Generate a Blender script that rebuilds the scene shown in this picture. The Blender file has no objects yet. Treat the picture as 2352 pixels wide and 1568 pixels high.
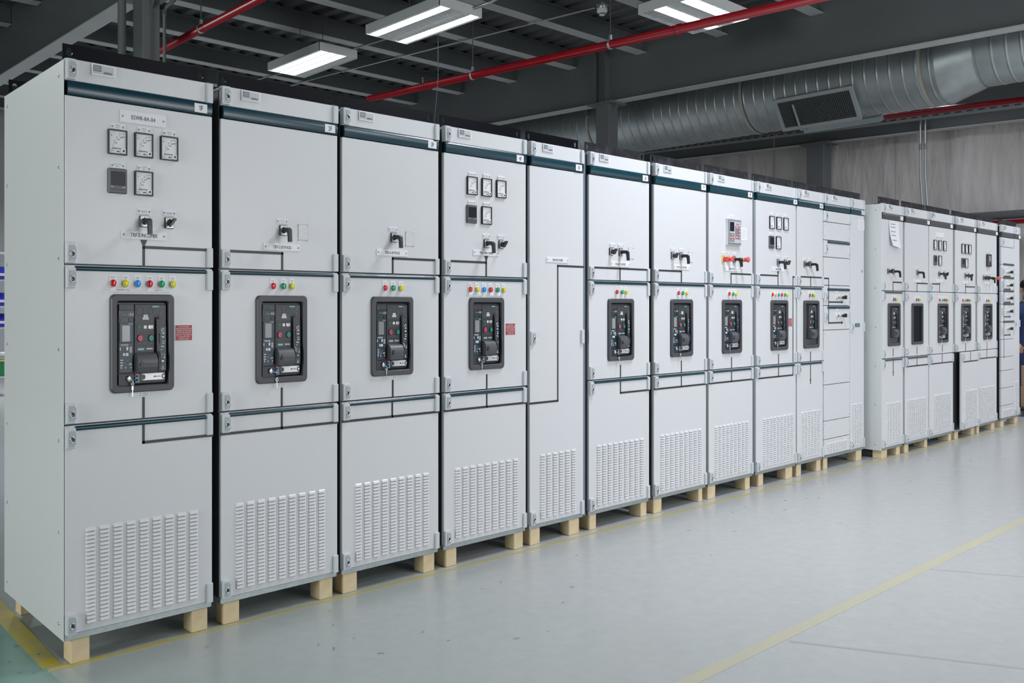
import bpy, bmesh, math, random
from mathutils import Vector
random.seed(7)
SC = bpy.context.scene
COL = SC.collection
R = math.radians

# ---------------------------------------------------------------- camera
cd = bpy.data.cameras.new('camera'); cam = bpy.data.objects.new('camera', cd); COL.objects.link(cam)
cd.sensor_width = 36.0
cd.lens = 2043.0 / 2352.0 * 36.0
cd.shift_y = -81.0 / 2352.0
cd.clip_end = 200
cam.location = (0, 0, 1.362)
cam.rotation_euler = (R(90), 0, -math.asin(0.6858))
SC.camera = cam

# ---------------------------------------------------------------- world, exposure
w = bpy.data.worlds.new('world'); SC.world = w; w.use_nodes = True
w.node_tree.nodes['Background'].inputs[0].default_value = (0.80, 0.92, 1.0, 1)
w.node_tree.nodes['Background'].inputs[1].default_value = 0.01
vs = SC.view_settings
vs.view_transform = 'Standard'; vs.look = 'None'; vs.gamma = 1.0; vs.use_curve_mapping = False
vs.exposure = 0.0

# ---------------------------------------------------------------- lamps of the hall above and behind the camera, with added fill
def area(name, loc, sx, sy, power, color=(0.93, 0.97, 1.0), rot=(0, 0, 0), spread=180):
    l = bpy.data.lights.new(name, 'AREA'); l.shape = 'RECTANGLE'; l.size = sx; l.size_y = sy
    l.energy = power; l.color = color; l.spread = R(spread)
    o = bpy.data.objects.new(name, l); o.location = loc; o.rotation_euler = rot; COL.objects.link(o)
    return o
for lx, ly, lz, pw in ((4.9, 2.3, 4.45, 112), (10.0, 2.2, 4.45, 53), (5.6, -0.9, 4.45, 88), (4.5, -3.5, 4.45, 54), (8.0, -3.5, 4.45, 150),
                       (12.6, 5.5, 4.6, 28), (12.6, 1.5, 4.2, 75), (5.2, 15.0, 4.1, 170), (6.6, 11.6, 4.1, 110), (0.3, 8.5, 4.1, 85)):  # added unseen lamps, lifting the end wall, back floor and roof beams
    area('hall_and_fill_lamp', (lx, ly, lz), 0.55, 1.25, pw, (0.925, 0.965, 1.055), spread=165)
# daylight down the hall on the right; added fill behind the camera and left
area('daylight_and_fill', (13.0, -5.5, 2.0), 3.2, 3.6, 56, (0.95, 0.97, 1.05), (R(90), 0, R(38)), 165)
area('daylight_and_fill', (6.0, -8.0, 2.2), 4.0, 3.6, 275, (0.98, 0.99, 1.0), (R(90), 0, 0), 165)  # added fill on the cabinet fronts, no door built
area('daylight_and_fill', (-7.0, 2.5, 2.2), 3.2, 3.6, 350, (0.96, 1.0, 1.0), (R(90), 0, R(-90)), 165)  # added fill to brighten the exposed side panel

# ---------------------------------------------------------------- materials
def mat(name, col, rough=0.5, metal=0.0, bump=None, var=None, emit=None, spec=0.5, coat=0.0):
    """bump = (scale, strength, distance); var = (scale, amount, second colour)"""
    m = bpy.data.materials.new(name); m.use_nodes = True
    nt = m.node_tree; b = nt.nodes['Principled BSDF']
    b.inputs['Base Color'].default_value = (*col, 1); b.inputs['Roughness'].default_value = rough
    b.inputs['Metallic'].default_value = metal; b.inputs['Specular IOR Level'].default_value = spec
    b.inputs['Coat Weight'].default_value = coat
    tc = None
    if bump or var:
        tc = nt.nodes.new('ShaderNodeTexCoord')
    if var:
        n = nt.nodes.new('ShaderNodeTexNoise'); n.inputs['Scale'].default_value = var[0]; n.inputs['Detail'].default_value = 5
        nt.links.new(tc.outputs['Object'], n.inputs['Vector'])
        r = nt.nodes.new('ShaderNodeMapRange'); r.inputs[1].default_value = 0.35; r.inputs[2].default_value = 0.7; r.inputs[4].default_value = var[1]
        nt.links.new(n.outputs['Fac'], r.inputs[0])
        mx = nt.nodes.new('ShaderNodeMix'); mx.data_type = 'RGBA'
        mx.inputs[6].default_value = (*col, 1); mx.inputs[7].default_value = (*var[2], 1)
        nt.links.new(r.outputs[0], mx.inputs[0]); nt.links.new(mx.outputs[2], b.inputs['Base Color'])
    if bump:
        n = nt.nodes.new('ShaderNodeTexNoise'); n.inputs['Scale'].default_value = bump[0]; n.inputs['Detail'].default_value = 2
        nt.links.new(tc.outputs['Object'], n.inputs['Vector'])
        bp = nt.nodes.new('ShaderNodeBump'); bp.inputs['Strength'].default_value = bump[1]; bp.inputs['Distance'].default_value = bump[2]
        nt.links.new(n.outputs['Fac'], bp.inputs['Height']); nt.links.new(bp.outputs[0], b.inputs['Normal'])
    if emit:
        b.inputs['Emission Color'].default_value = (*emit[0], 1); b.inputs['Emission Strength'].default_value = emit[1]
    return m
PAINT = mat('paint_light_grey', (0.67, 0.68, 0.69), 0.31, bump=(300, 0.45, 0.0005))
PAINT2 = mat('paint_side_panel', (0.64, 0.67, 0.665), 0.42, bump=(300, 0.4, 0.0005))
PLAST = mat('plastic_light_grey', (0.60, 0.64, 0.66), 0.38)
PLAST2 = mat('plastic_mid_grey', (0.40, 0.44, 0.46), 0.4)
CARC = mat('carcass_dark', (0.018, 0.026, 0.032), 0.35)
POST = mat('post_slate_blue', (0.13, 0.165, 0.205), 0.4)
SLATE = mat('steel_slate', (0.10, 0.135, 0.16), 0.4)
TEAL = mat('trim_dark_teal', (0.004, 0.040, 0.058), 0.25, var=(9, 0.3, (0.008, 0.055, 0.075)))
CHAR = mat('trim_charcoal', (0.055, 0.06, 0.065), 0.35, var=(40, 0.5, (0.10, 0.10, 0.105)))
RAIL = mat('rail_black', (0.005, 0.005, 0.008), 0.27, bump=(300, 0.2, 0.0004), spec=0.08)
RAILW = mat('rail_black_scuffed', (0.009, 0.009, 0.012), 0.42, var=(14, 0.35, (0.09, 0.09, 0.10)), spec=0.25)
GALV = mat('galvanised', (0.42, 0.47, 0.48), 0.42, 0.75, var=(60, 0.6, (0.30, 0.34, 0.35)))
ZINC = mat('zinc_screw', (0.62, 0.66, 0.68), 0.25, 0.9)
DARK = mat('dark_void', (0.008, 0.009, 0.011), 0.6)
TAPE = mat('mimic_tape_black', (0.022, 0.022, 0.024), 0.42)
WHITE = mat('white_label', (0.80, 0.81, 0.83), 0.4)
INK = mat('ink_dark', (0.03, 0.032, 0.04), 0.5)
INKG = mat('ink_grey', (0.28, 0.29, 0.31), 0.5)
INKW = mat('ink_white', (0.82, 0.83, 0.85), 0.5)
SILV = mat('silver_label', (0.62, 0.63, 0.65), 0.35, 0.3)
EMBG = mat('emblem_grey', (0.20, 0.225, 0.255), 0.4)
EMBL = mat('emblem_silver', (0.52, 0.545, 0.56), 0.4)
BLK = mat('black_plastic', (0.014, 0.014, 0.016), 0.34)
FRAME = mat('breaker_frame_grey', (0.060, 0.062, 0.071), 0.45, bump=(900, 0.15, 0.0004))
FACE = mat('breaker_face_grey', (0.049, 0.054, 0.063), 0.42)
FACE2 = mat('breaker_face_dark', (0.026, 0.028, 0.033), 0.4)
COVER = mat('breaker_cover_grey', (0.085, 0.087, 0.097), 0.4)
BTEAL = mat('breaker_teal_panel', (0.010, 0.040, 0.062), 0.35)
LCD = mat('display_grey', (0.30, 0.30, 0.29), 0.22)
LCDD = mat('display_dark', (0.012, 0.014, 0.022), 0.30, spec=0.2)
METERD = mat('digital_meter_grey', (0.085, 0.09, 0.105), 0.4)
CYAN = mat('logo_cyan', (0.13, 0.42, 0.50), 0.4)
REDB = mat('button_red', (0.55, 0.07, 0.13), 0.35)
GRNB = mat('button_green', (0.0, 0.22, 0.18), 0.35)
LRED = mat('lens_red', (0.62, 0.012, 0.015), 0.14, coat=0.6)
LGRN = mat('lens_green', (0.0, 0.33, 0.11), 0.14, coat=0.6)
LYEL = mat('lens_yellow', (0.74, 0.66, 0.01), 0.14, coat=0.6)
LBLU = mat('lens_blue', (0.01, 0.30, 0.85), 0.14, coat=0.6)
LENS = dict(red=LRED, green=LGRN, yellow=LYEL, blue=LBLU)
GRND = mat('contact_window_green', (0.02, 0.11, 0.06), 0.4)
BAY = mat('empty_bay_black', (0.006, 0.008, 0.014), 0.45, spec=0.1)
SIGNR = mat('sign_red', (0.40, 0.012, 0.022), 0.4)
SIGNG = mat('sign_green', (0.03, 0.13, 0.11), 0.4)
HANDR = mat('handle_red', (0.70, 0.07, 0.05), 0.35)
PINKR = mat('mushroom_red', (0.74, 0.10, 0.13), 0.35)
YEL = mat('plate_yellow', (0.85, 0.70, 0.02), 0.4)
WOOD = mat('pine_timber', (0.72, 0.60, 0.39), 0.65, bump=(60, 0.25, 0.001), var=(11, 0.7, (0.56, 0.41, 0.21)))
PIPE = mat('pipe_red', (0.30, 0.006, 0.014), 0.25, var=(6, 0.3, (0.22, 0.004, 0.01)), coat=0.3)
FLANGE_LIT = mat('flange_lit_pale', (0.50, 0.52, 0.52), 0.45, var=(2.2, 0.5, (0.40, 0.42, 0.42)))  # same paint as the webs; floor bounce put into a paler colour
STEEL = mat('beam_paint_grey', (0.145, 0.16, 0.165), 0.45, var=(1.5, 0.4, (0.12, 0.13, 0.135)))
DECK = mat('roof_deck_dark', (0.085, 0.09, 0.092), 0.55)
HOUS = mat('fixture_white', (0.76, 0.78, 0.78), 0.4)
LOUV = mat('louvre_aluminium', (0.78, 0.79, 0.80), 0.35, 0.25)
GLOW = mat('lit_tube', (1, 1, 1), 0.4, emit=((0.93, 0.98, 1.0), 3.6))
DUCT = mat('duct_galvanised', (0.46, 0.505, 0.51), 0.40, 0.65, var=(5, 0.7, (0.35, 0.385, 0.39)), bump=(25, 0.12, 0.004))
STRAP = mat('strap_cream', (0.42, 0.40, 0.34), 0.5)
GRIL = mat('grille_grey', (0.36, 0.38, 0.385), 0.45)
COND = mat('conduit_steel', (0.50, 0.53, 0.54), 0.35, 0.7)
BRASS = mat('brass', (0.55, 0.40, 0.10), 0.3, 0.9)
PAPER = mat('paper_sheet', (0.80, 0.81, 0.84), 0.6)
YLINE = mat('floor_paint_yellow', (0.50, 0.42, 0.12), 0.4, var=(9, 0.9, (0.42, 0.41, 0.30)))
YLINE2 = mat('floor_paint_yellow_strong', (0.52, 0.43, 0.02), 0.4, var=(7, 0.9, (0.36, 0.34, 0.16)))
YLINE3 = mat('floor_paint_yellow_faded', (0.50, 0.475, 0.33), 0.35, var=(5, 0.6, (0.46, 0.46, 0.38)))
JOINT = mat('floor_joint_dark', (0.37, 0.385, 0.39), 0.4)
CARD = mat('cardboard', (0.40, 0.27, 0.17), 0.7)
NAVY = mat('navy_cloth', (0.012, 0.03, 0.10), 0.8)
SKIN = mat('skin', (0.42, 0.22, 0.14), 0.5)
HAIR = mat('hair_black', (0.012, 0.010, 0.010), 0.5)
MASKB = mat('mask_blue', (0.20, 0.45, 0.72), 0.7)
BINB = mat('bin_blue', (0.02, 0.04, 0.50), 0.35)
BING = mat('bin_green', (0.02, 0.22, 0.08), 0.4)
CONC = mat('back_wall_grey', (0.50, 0.52, 0.53), 0.6)

def floor_material():
    m = bpy.data.materials.new('epoxy_floor'); m.use_nodes = True
    nt = m.node_tree; b = nt.nodes['Principled BSDF']; N = nt.nodes.new; L = nt.links.new
    tc = N('ShaderNodeTexCoord'); sx = N('ShaderNodeSeparateXYZ'); L(tc.outputs['Object'], sx.inputs[0])
    n1 = N('ShaderNodeTexNoise'); n1.inputs['Scale'].default_value = 0.9; n1.inputs['Detail'].default_value = 4
    L(tc.outputs['Object'], n1.inputs['Vector'])
    # old green coat: left of the yellow corner stripe, and wearing through on the near side of the aisle
    md = N('ShaderNodeMath'); md.operation = 'MULTIPLY_ADD'; L(n1.outputs['Fac'], md.inputs[0]); md.inputs[1].default_value = 2.4; L(sx.outputs['X'], md.inputs[2])
    mr = N('ShaderNodeMapRange'); L(md.outputs[0], mr.inputs[0]); mr.inputs[1].default_value = 2.2; mr.inputs[2].default_value = 4.6
    mx = N('ShaderNodeMix'); mx.data_type = 'RGBA'; L(mr.outputs[0], mx.inputs[0])
    mx.inputs[6].default_value = (0.40, 0.455, 0.42, 1); mx.inputs[7].default_value = (0.45, 0.458, 0.445, 1)
    # green bay
    c1 = N('ShaderNodeMath'); c1.operation = 'LESS_THAN'; L(sx.outputs['X'], c1.inputs[0]); c1.inputs[1].default_value = 1.02
    c2 = N('ShaderNodeMath'); c2.operation = 'LESS_THAN'; L(sx.outputs['Y'], c2.inputs[0]); c2.inputs[1].default_value = 4.35
    c3 = N('ShaderNodeMath'); c3.operation = 'MULTIPLY'; L(c1.outputs[0], c3.inputs[0]); L(c2.outputs[0], c3.inputs[1])
    c4 = N('ShaderNodeMapRange'); L(sx.outputs['Y'], c4.inputs[0]); c4.inputs[1].default_value = 3.35; c4.inputs[2].default_value = 3.62
    c5 = N('ShaderNodeMath'); c5.operation = 'MULTIPLY'; L(c3.outputs[0], c5.inputs[0]); L(c4.outputs[0], c5.inputs[1])
    mx2 = N('ShaderNodeMix'); mx2.data_type = 'RGBA'; L(c5.outputs[0], mx2.inputs[0]); L(mx.outputs[2], mx2.inputs[6]); mx2.inputs[7].default_value = (0.20, 0.36, 0.30, 1)
    # fine scuffs
    n2 = N('ShaderNodeTexNoise'); n2.inputs['Scale'].default_value = 14; n2.inputs['Detail'].default_value = 6; n2.inputs['Roughness'].default_value = 0.65
    L(tc.outputs['Object'], n2.inputs['Vector'])
    r2 = N('ShaderNodeMapRange'); L(n2.outputs['Fac'], r2.inputs[0]); r2.inputs[1].default_value = 0.3; r2.inputs[2].default_value = 0.7; r2.inputs[3].default_value = 0.95; r2.inputs[4].default_value = 1.03
    mu = N('ShaderNodeMix'); mu.data_type = 'RGBA'; mu.blend_type = 'MULTIPLY'; mu.inputs[0].default_value = 1
    L(mx2.outputs[2], mu.inputs[6]); L(r2.outputs[0], mu.inputs[7]); L(mu.outputs[2], b.inputs['Base Color'])
    rr = N('ShaderNodeMapRange'); L(n1.outputs['Fac'], rr.inputs[0]); rr.inputs[3].default_value = 0.23; rr.inputs[4].default_value = 0.30
    L(rr.outputs[0], b.inputs['Roughness'])
    return m
FLOOR = floor_material()

def fabric_material():
    m = mat('insulation_fabric', (0.56, 0.54, 0.52), 0.75)
    nt = m.node_tree; b = nt.nodes['Principled BSDF']; N = nt.nodes.new; L = nt.links.new
    tc = N('ShaderNodeTexCoord'); mp = N('ShaderNodeMapping'); mp.inputs['Scale'].default_value = (1, 1.1, 0.28)
    L(tc.outputs['Object'], mp.inputs['Vector'])
    n = N('ShaderNodeTexNoise'); n.inputs['Scale'].default_value = 3.2; n.inputs['Detail'].default_value = 6; L(mp.outputs[0], n.inputs['Vector'])
    cr = N('ShaderNodeMix'); cr.data_type = 'RGBA'; L(n.outputs['Fac'], cr.inputs[0])
    cr.inputs[6].default_value = (0.30, 0.275, 0.25, 1); cr.inputs[7].default_value = (0.74, 0.725, 0.72, 1); L(cr.outputs[2], b.inputs['Base Color'])
    bp = N('ShaderNodeBump'); bp.inputs['Strength'].default_value = 0.9; bp.inputs['Distance'].default_value = 0.10
    L(n.outputs['Fac'], bp.inputs['Height']); L(bp.outputs[0], b.inputs['Normal'])
    return m
FABRIC = fabric_material()

# ---------------------------------------------------------------- mesh collecting
KX = 0.76          # the small round fittings read this much narrower than tall
def glyphs():
    out = {}
    chars = 'ABCDEFGHIJKLMNOPQRSTUVWXYZabcdefghijklmnopqrstuvwxyz0123456789-,/.'
    objs = []
    for ch in chars:
        cu = bpy.data.curves.new('glyph', 'FONT'); cu.body = ch; cu.resolution_u = 2
        o = bpy.data.objects.new('glyph', cu); COL.objects.link(o); objs.append((ch, o, cu))
    bpy.context.view_layer.update()
    dg = bpy.context.evaluated_depsgraph_get()
    for ch, o, cu in objs:
        me = bpy.data.meshes.new_from_object(o.evaluated_get(dg))
        vs_ = [(v.co.x, v.co.y) for v in me.vertices]
        fs_ = [tuple(p.vertices) for p in me.polygons]
        if vs_:
            x0 = min(v[0] for v in vs_); x1 = max(v[0] for v in vs_)
            out[ch] = ([(a - x0, b_) for a, b_ in vs_], fs_, x1 - x0)
        bpy.data.meshes.remove(me)
    for ch, o, cu in objs:
        bpy.data.objects.remove(o); bpy.data.curves.remove(cu)
    return out
GL = glyphs()
GL['1'] = ([(.20, 0), (.285, 0), (.285, .70), (.225, .70), (.20, .63), (.05, .54), (.05, .46), (.20, .545)], [(0, 1, 2, 3, 4, 7), (4, 5, 6, 7)], .36)

class MB:
    def __init__(s): s.v = []; s.f = []; s.m = []; s.s = []
    def add(s, vs_, fs_, m=0, sm=False):
        o = len(s.v); s.v += [tuple(p) for p in vs_]
        for f in fs_:
            s.f.append(tuple(i + o for i in f)); s.m.append(m); s.s.append(sm)
    def box(s, x0, x1, y0, y1, z0, z1, b=0.0, m=0):
        if x0 > x1: x0, x1 = x1, x0
        if y0 > y1: y0, y1 = y1, y0
        if z0 > z1: z0, z1 = z1, z0
        if b <= 0:
            vs_ = [(x, y, z) for x in (x0, x1) for y in (y0, y1) for z in (z0, z1)]
            s.add(vs_, [(0, 1, 3, 2), (4, 6, 7, 5), (0, 4, 5, 1), (2, 3, 7, 6), (0, 2, 6, 4), (1, 5, 7, 3)], m); return
        b = min(b, (x1 - x0) / 2.01, (y1 - y0) / 2.01, (z1 - z0) / 2.01)
        vs_ = []; idx = {}
        X = (x0, x1); Y = (y0, y1); Z = (z0, z1); sg = (1, -1)
        for i in (0, 1):
            for j in (0, 1):
                for k in (0, 1):
                    for a in range(3):
                        p = [X[i] + sg[i] * b, Y[j] + sg[j] * b, Z[k] + sg[k] * b]
                        p[a] = (X[i], Y[j], Z[k])[a]
                        idx[(i, j, k, a)] = len(vs_); vs_.append(tuple(p))
        fs_ = []
        for a in range(3):
            for e in (0, 1):
                q = []
                for (u, v_) in ((0, 0), (0, 1), (1, 1), (1, 0)):
                    c = [0, 0, 0]; c[a] = e; c[(a + 1) % 3] = u; c[(a + 2) % 3] = v_
                    q.append(idx[(c[0], c[1], c[2], a)])
                fs_.append(tuple(q) if e else tuple(q[::-1]))
        for a in range(3):
            p, q = (a + 1) % 3, (a + 2) % 3
            for u in (0, 1):
                for v_ in (0, 1):
                    c0 = [0, 0, 0]; c0[p] = u; c0[q] = v_; c1 = list(c0); c1[a] = 1
                    f = [idx[(*c0, p)], idx[(*c1, p)], idx[(*c1, q)], idx[(*c0, q)]]
                    fs_.append(tuple(f) if (u ^ v_) else tuple(f[::-1]))
        for i in (0, 1):
            for j in (0, 1):
                for k in (0, 1):
                    f = (idx[(i, j, k, 0)], idx[(i, j, k, 1)], idx[(i, j, k, 2)])
                    fs_.append(f if (i + j + k) % 2 else f[::-1])
        s.add(vs_, fs_, m)
    def lathe(s, c, prof, n=20, kx=1.0, axis='y', m=0, sm=True, cap0=False, cap1=True):
        """prof = [(radius, offset along axis)]"""
        vs_ = []
        for r, h in prof:
            for i in range(n):
                a = 2 * math.pi * i / n; p, q = r * math.cos(a), r * math.sin(a)
                if axis == 'y': vs_.append((c[0] + p * kx, c[1] + h, c[2] + q))
                elif axis == 'z': vs_.append((c[0] + p, c[1] + q, c[2] + h))
                else: vs_.append((c[0] + h, c[1] + p, c[2] + q))
        fs_ = []
        for k in range(len(prof) - 1):
            for i in range(n):
                j = (i + 1) % n
                fs_.append((k * n + i, k * n + j, (k + 1) * n + j, (k + 1) * n + i))
        s.add(vs_, fs_, m, sm)
        o = len(s.v) - len(vs_)
        if cap0: s.f.append(tuple(range(o, o + n))); s.m.append(m); s.s.append(False)
        if cap1: s.f.append(tuple(range(o + (len(prof) - 1) * n, o + len(prof) * n))); s.m.append(m); s.s.append(False)
    def prism(s, pts, y0, y1, m=0, axis='y', sm=False):
        """polygon pts in the plane across AXIS, extruded along it"""
        n = len(pts)
        def P(u, v_, h):
            return (u, h, v_) if axis == 'y' else ((h, u, v_) if axis == 'x' else (u, v_, h))
        vs_ = [P(u, v_, y0) for u, v_ in pts] + [P(u, v_, y1) for u, v_ in pts]
        s.add(vs_, [tuple(range(n)), tuple(range(2 * n - 1, n - 1, -1))], m)
        s.add(vs_, [(i, (i + 1) % n, n + (i + 1) % n, n + i) for i in range(n)], m, sm)
    def tube(s, pts, r, n=10, m=0, cap=True):
        pts = [Vector(p) for p in pts]; rings = []
        for i, p in enumerate(pts):
            d = (pts[min(i + 1, len(pts) - 1)] - pts[max(i - 1, 0)]).normalized()
            up = Vector((0, 0, 1)) if abs(d.z) < 0.9 else Vector((1, 0, 0))
            a = d.cross(up).normalized(); b = d.cross(a)
            rr = r[i] if isinstance(r, (list, tuple)) else r
            rings.append([p + (a * math.cos(2 * math.pi * k / n) + b * math.sin(2 * math.pi * k / n)) * rr for k in range(n)])
        vs_ = [tuple(q) for g in rings for q in g]; fs_ = []
        for i in range(len(rings) - 1):
            for k in range(n):
                fs_.append((i * n + k, i * n + (k + 1) % n, (i + 1) * n + (k + 1) % n, (i + 1) * n + k))
        s.add(vs_, fs_, m, True)
        if cap:
            o = len(s.v) - len(vs_)
            for base in (o, o + (len(rings) - 1) * n):
                s.f.append(tuple(range(base, base + n))); s.m.append(m); s.s.append(False)
    def text(s, t, cx, cz, h, y, sx=0.75, m=0, left=False, maxw=None):
        gap = 0.09; wd = 0.0; lay = []
        for ch in t:
            if ch in GL:
                lay.append((ch, wd)); wd += GL[ch][2] + gap
            else: wd += 0.30
        wd -= gap
        k = h / 0.70; kx = k * sx
        if maxw and wd * kx > maxw: kx = maxw / wd
        ox = cx if left else cx - wd * kx / 2
        for ch, x in lay:
            vs_, fs_, _ = GL[ch]
            s.add([(ox + (x + a) * kx, y, cz - h / 2 + b * k) for a, b in vs_], fs_, m)
    def mesh(s, name, mats):
        me = bpy.data.meshes.new(name); me.from_pydata(s.v, [], s.f)
        for mm in (mats if isinstance(mats, (list, tuple)) else [mats]): me.materials.append(mm)
        me.polygons.foreach_set('material_index', s.m); me.polygons.foreach_set('use_smooth', s.s)
        me.update(); return me
    def build(s, name, mats, parent=None, loc=(0, 0, 0), label=None):
        return put(name, s.mesh(name, mats), parent, loc, label)
def put(name, me, parent=None, loc=(0, 0, 0), label=None):
    o = bpy.data.objects.new(name, me); COL.objects.link(o); o.location = loc
    if parent is not None: o.parent = parent
    if label: o['label'] = label
    return o
def tag(o, label, cat, group=None):
    o['label'] = label; o['category'] = cat
    if group: o['group'] = group
    return o
def thing(name, label, cat, loc, group=None):
    o = bpy.data.objects.new(name, None); o.empty_display_size = 0.1; COL.objects.link(o); o.location = loc
    return tag(o, label, cat, group)
def struct(o, label=None):
    o['kind'] = 'structure'
    if label: o['label'] = label
    return o

def rrect(hx, hz, r, n=5, cx=0, cz=0):
    out = []
    for qx, qz, a0 in ((1, 1, 0), (-1, 1, 90), (-1, -1, 180), (1, -1, 270)):
        for i in range(n + 1):
            a = R(a0 + 90 * i / n)
            out.append((cx + qx * (hx - r * KX) + r * KX * math.cos(a), cz + qz * (hz - r) + r * math.sin(a)))
    return out
def ring(mb, loops, m=0, sm=False):
    """loops = list of (points in xz, y); joined one after the other"""
    n = len(loops[0][0]); vs_ = []
    for pts, y in loops: vs_ += [(p[0], y, p[1]) for p in pts]
    fs_ = []
    for k in range(len(loops) - 1):
        for i in range(n):
            j = (i + 1) % n
            fs_.append((k * n + i, k * n + j, (k + 1) * n + j, (k + 1) * n + i))
    mb.add(vs_, fs_, m, sm)
def hole_plate(mb, x0, x1, z0, z1, y0, y1, holes, m=0, n=24):
    """thin plate facing y with true elliptical holes (cx, cz, rx, rz)"""
    xs = x0
    for cx, cz, rx, rz in holes:
        a = min(rx * 1.35, cx - x0 - 1e-4 if cx - x0 < rx * 1.35 else rx * 1.35, x1 - cx - 1e-4 if x1 - cx < rx * 1.35 else rx * 1.35)
        L_, R_ = cx - a, cx + a
        if L_ - xs > 1e-4: mb.box(xs, L_, y0, y1, z0, z1, 0, m)
        el, rc = [], []
        for i in range(n):
            t = 2 * math.pi * (i + 0.5) / n; c, s_ = math.cos(t), math.sin(t)
            el.append((cx + rx * c, cz + rz * s_))
            sc = min((a / abs(c)) if abs(c) > 1e-6 else 1e9, ((z1 - cz if s_ > 0 else cz - z0) / abs(s_)) if abs(s_) > 1e-6 else 1e9)
            rc.append((cx + c * sc, cz + s_ * sc))
        ring(mb, [(rc, y1), (rc, y0), (el, y0), (el, y1), (rc, y1)], m)
        for sx_, sz_ in ((1, 1), (-1, 1), (1, -1), (-1, -1)):      # corner fill
            q = [p for p in rc if (p[0] - cx) * sx_ > 0 and (p[1] - cz) * sz_ > 0]
            side = [p for p in q if abs(abs(p[0] - cx) - a) < 1e-6]; top = [p for p in q if p not in side]
            if side and top:
                cz_ = z1 if sz_ > 0 else z0
                p1 = max(side, key=lambda p: (p[1] - cz) * sz_); p2 = max(top, key=lambda p: (p[0] - cx) * sx_)
                mb.add([(p1[0], y0, p1[1]), (cx + a * sx_, y0, cz_), (p2[0], y0, p2[1])], [(0, 1, 2)], m)
        xs = R_
    if x1 - xs > 1e-4: mb.box(xs, x1, y0, y1, z0, z1, 0, m)

# ================================================================ prototypes of the fittings (meshes shared by every copy)
# a prototype is a list: (name, mesh, offset, [children]); spawn() makes new objects of it under a cabinet
def spawn(proto, parent, loc, label=None):
    name, me, off, kids = proto
    o = put(name, me, parent, (loc[0] + off[0], loc[1] + off[1], loc[2] + off[2]), label)
    for k in kids: spawn(k, o, (0, 0, 0))
    return o
def pt(name, mb, mats, kids=(), off=(0, 0, 0)): return (name, mb.mesh(name, mats), off, list(kids))

def p_latch(h=0.078):
    a = MB(); a.box(-0.017, 0.017, -0.012, 0.010, -h / 2, h / 2, 0.002)
    sh = [(-0.006, h * .36), (0.010, h * .36), (0.017, h * .24), (0.017, -h * .30), (0.011, -h * .40), (-0.006, -h * .40)]
    a.prism(sh, -0.0150, -0.0115, 1)
    l = MB(); l.lathe((0.004, -0.0135, -0.004), [(0.0125, 0), (0.0125, -0.004), (0.0105, -0.006), (0.0095, -0.0045), (0.004, -0.0045)], 18, KX)
    l.box(0.002, 0.006, -0.0195, -0.018, -0.011, 0.003, 0, 1); l.box(-0.001, 0.009, -0.0195, -0.018, -0.006, -0.002, 0, 1)
    return pt('latch', a, [PLAST, PLAST2], [pt('lock', l, [ZINC, DARK])])
LATCH = p_latch()
def p_hinge(h=0.082):
    a = MB(); a.box(-0.0125, 0.0135, -0.010, 0.012, -h / 2, h / 2, 0.002); a.box(-0.0125, -0.010, -0.0105, -0.0095, -h / 2 + .004, h / 2 - .004, 0, 1)
    return pt('hinge_cover', a, [PLAST, PLAST2])
HINGE = p_hinge()

def p_emblem():
    a = MB(); a.box(-0.044, 0.044, -0.006, 0.001, -0.0225, 0.0225, 0.0012); a.box(-0.038, 0.038, -0.0068, -0.0055, -0.0165, 0.0165, 0, 1)
    g = MB(); g.box(-0.038, -0.008, -0.0072, -0.006, -0.0085, 0.0165)
    t = MB(); t.text('SIEMENS', 0.0155, -0.010, 0.0088, -0.0074, 0.72, 0)
    t.text('SIVACON', -0.035, 0.0085, 0.0038, -0.0078, 0.8, 1, left=True); t.text('Technology by', -0.035, 0.002, 0.0038, -0.0078, 0.8, 1, left=True, maxw=0.024)
    return pt('maker_plate', a, [WHITE, EMBL], [pt('logo_field', g, EMBG), pt('lettering', t, [INK, INKW])])
EMBLEM = p_emblem()

def screws(mb, xs, z, m, y=-0.004):
    for x in xs: mb.lathe((x, y, z), [(0.0042, 0), (0.0042, -0.0012), (0.002, -0.0018)], 10, KX, m=m)
def p_plate(wd, ht, txt):
    a = MB(); a.box(-wd / 2, wd / 2, -0.004, 0.0005, -ht / 2, ht / 2, 0.0006); screws(a, (-wd / 2 + .009, wd / 2 - .009), 0, 1)
    kids = []
    if txt:
        t = MB(); t.text(txt, 0, 0, min(0.0165, ht * .46), -0.0047, 0.70, maxw=wd * .8); kids = [pt('lettering', t, INK)]
    return pt('name_plate', a, [WHITE, INKG], kids)
def p_mini(txt):
    a = MB(); a.box(-0.026, 0.026, -0.003, 0.0005, -0.0115, 0.0115, 0.0005); screws(a, (-0.0205, 0.0205), -0.001, 1, -0.003)
    t = MB(); ls = [q for q in (txt.split('|') if txt else []) if q]
    for i, q in enumerate(ls): t.text(q, 0, (0.004 if len(ls) > 1 else 0) - i * .008, 0.0042, -0.0036, 0.75, maxw=0.029)
    if len(ls) < 2:
        for i in range(len(ls), 2): t.box(-0.011, 0.011, -0.0034, -0.0029, 0.0032 - i * .008, 0.0048 - i * .008)
    return pt('label_plate', a, [WHITE, INKG], [pt('lettering', t, INKG)])
MINI = {}
def p_tag(txt):
    a = MB(); a.box(-0.027, 0.027, -0.003, 0.0005, -0.0185, 0.0185, 0.0005)
    t = MB(); t.text(txt, 0, 0, 0.022, -0.0037, 0.70, maxw=0.043)
    return pt('number_plate', a, WHITE, [pt('lettering', t, INK)])

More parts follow.
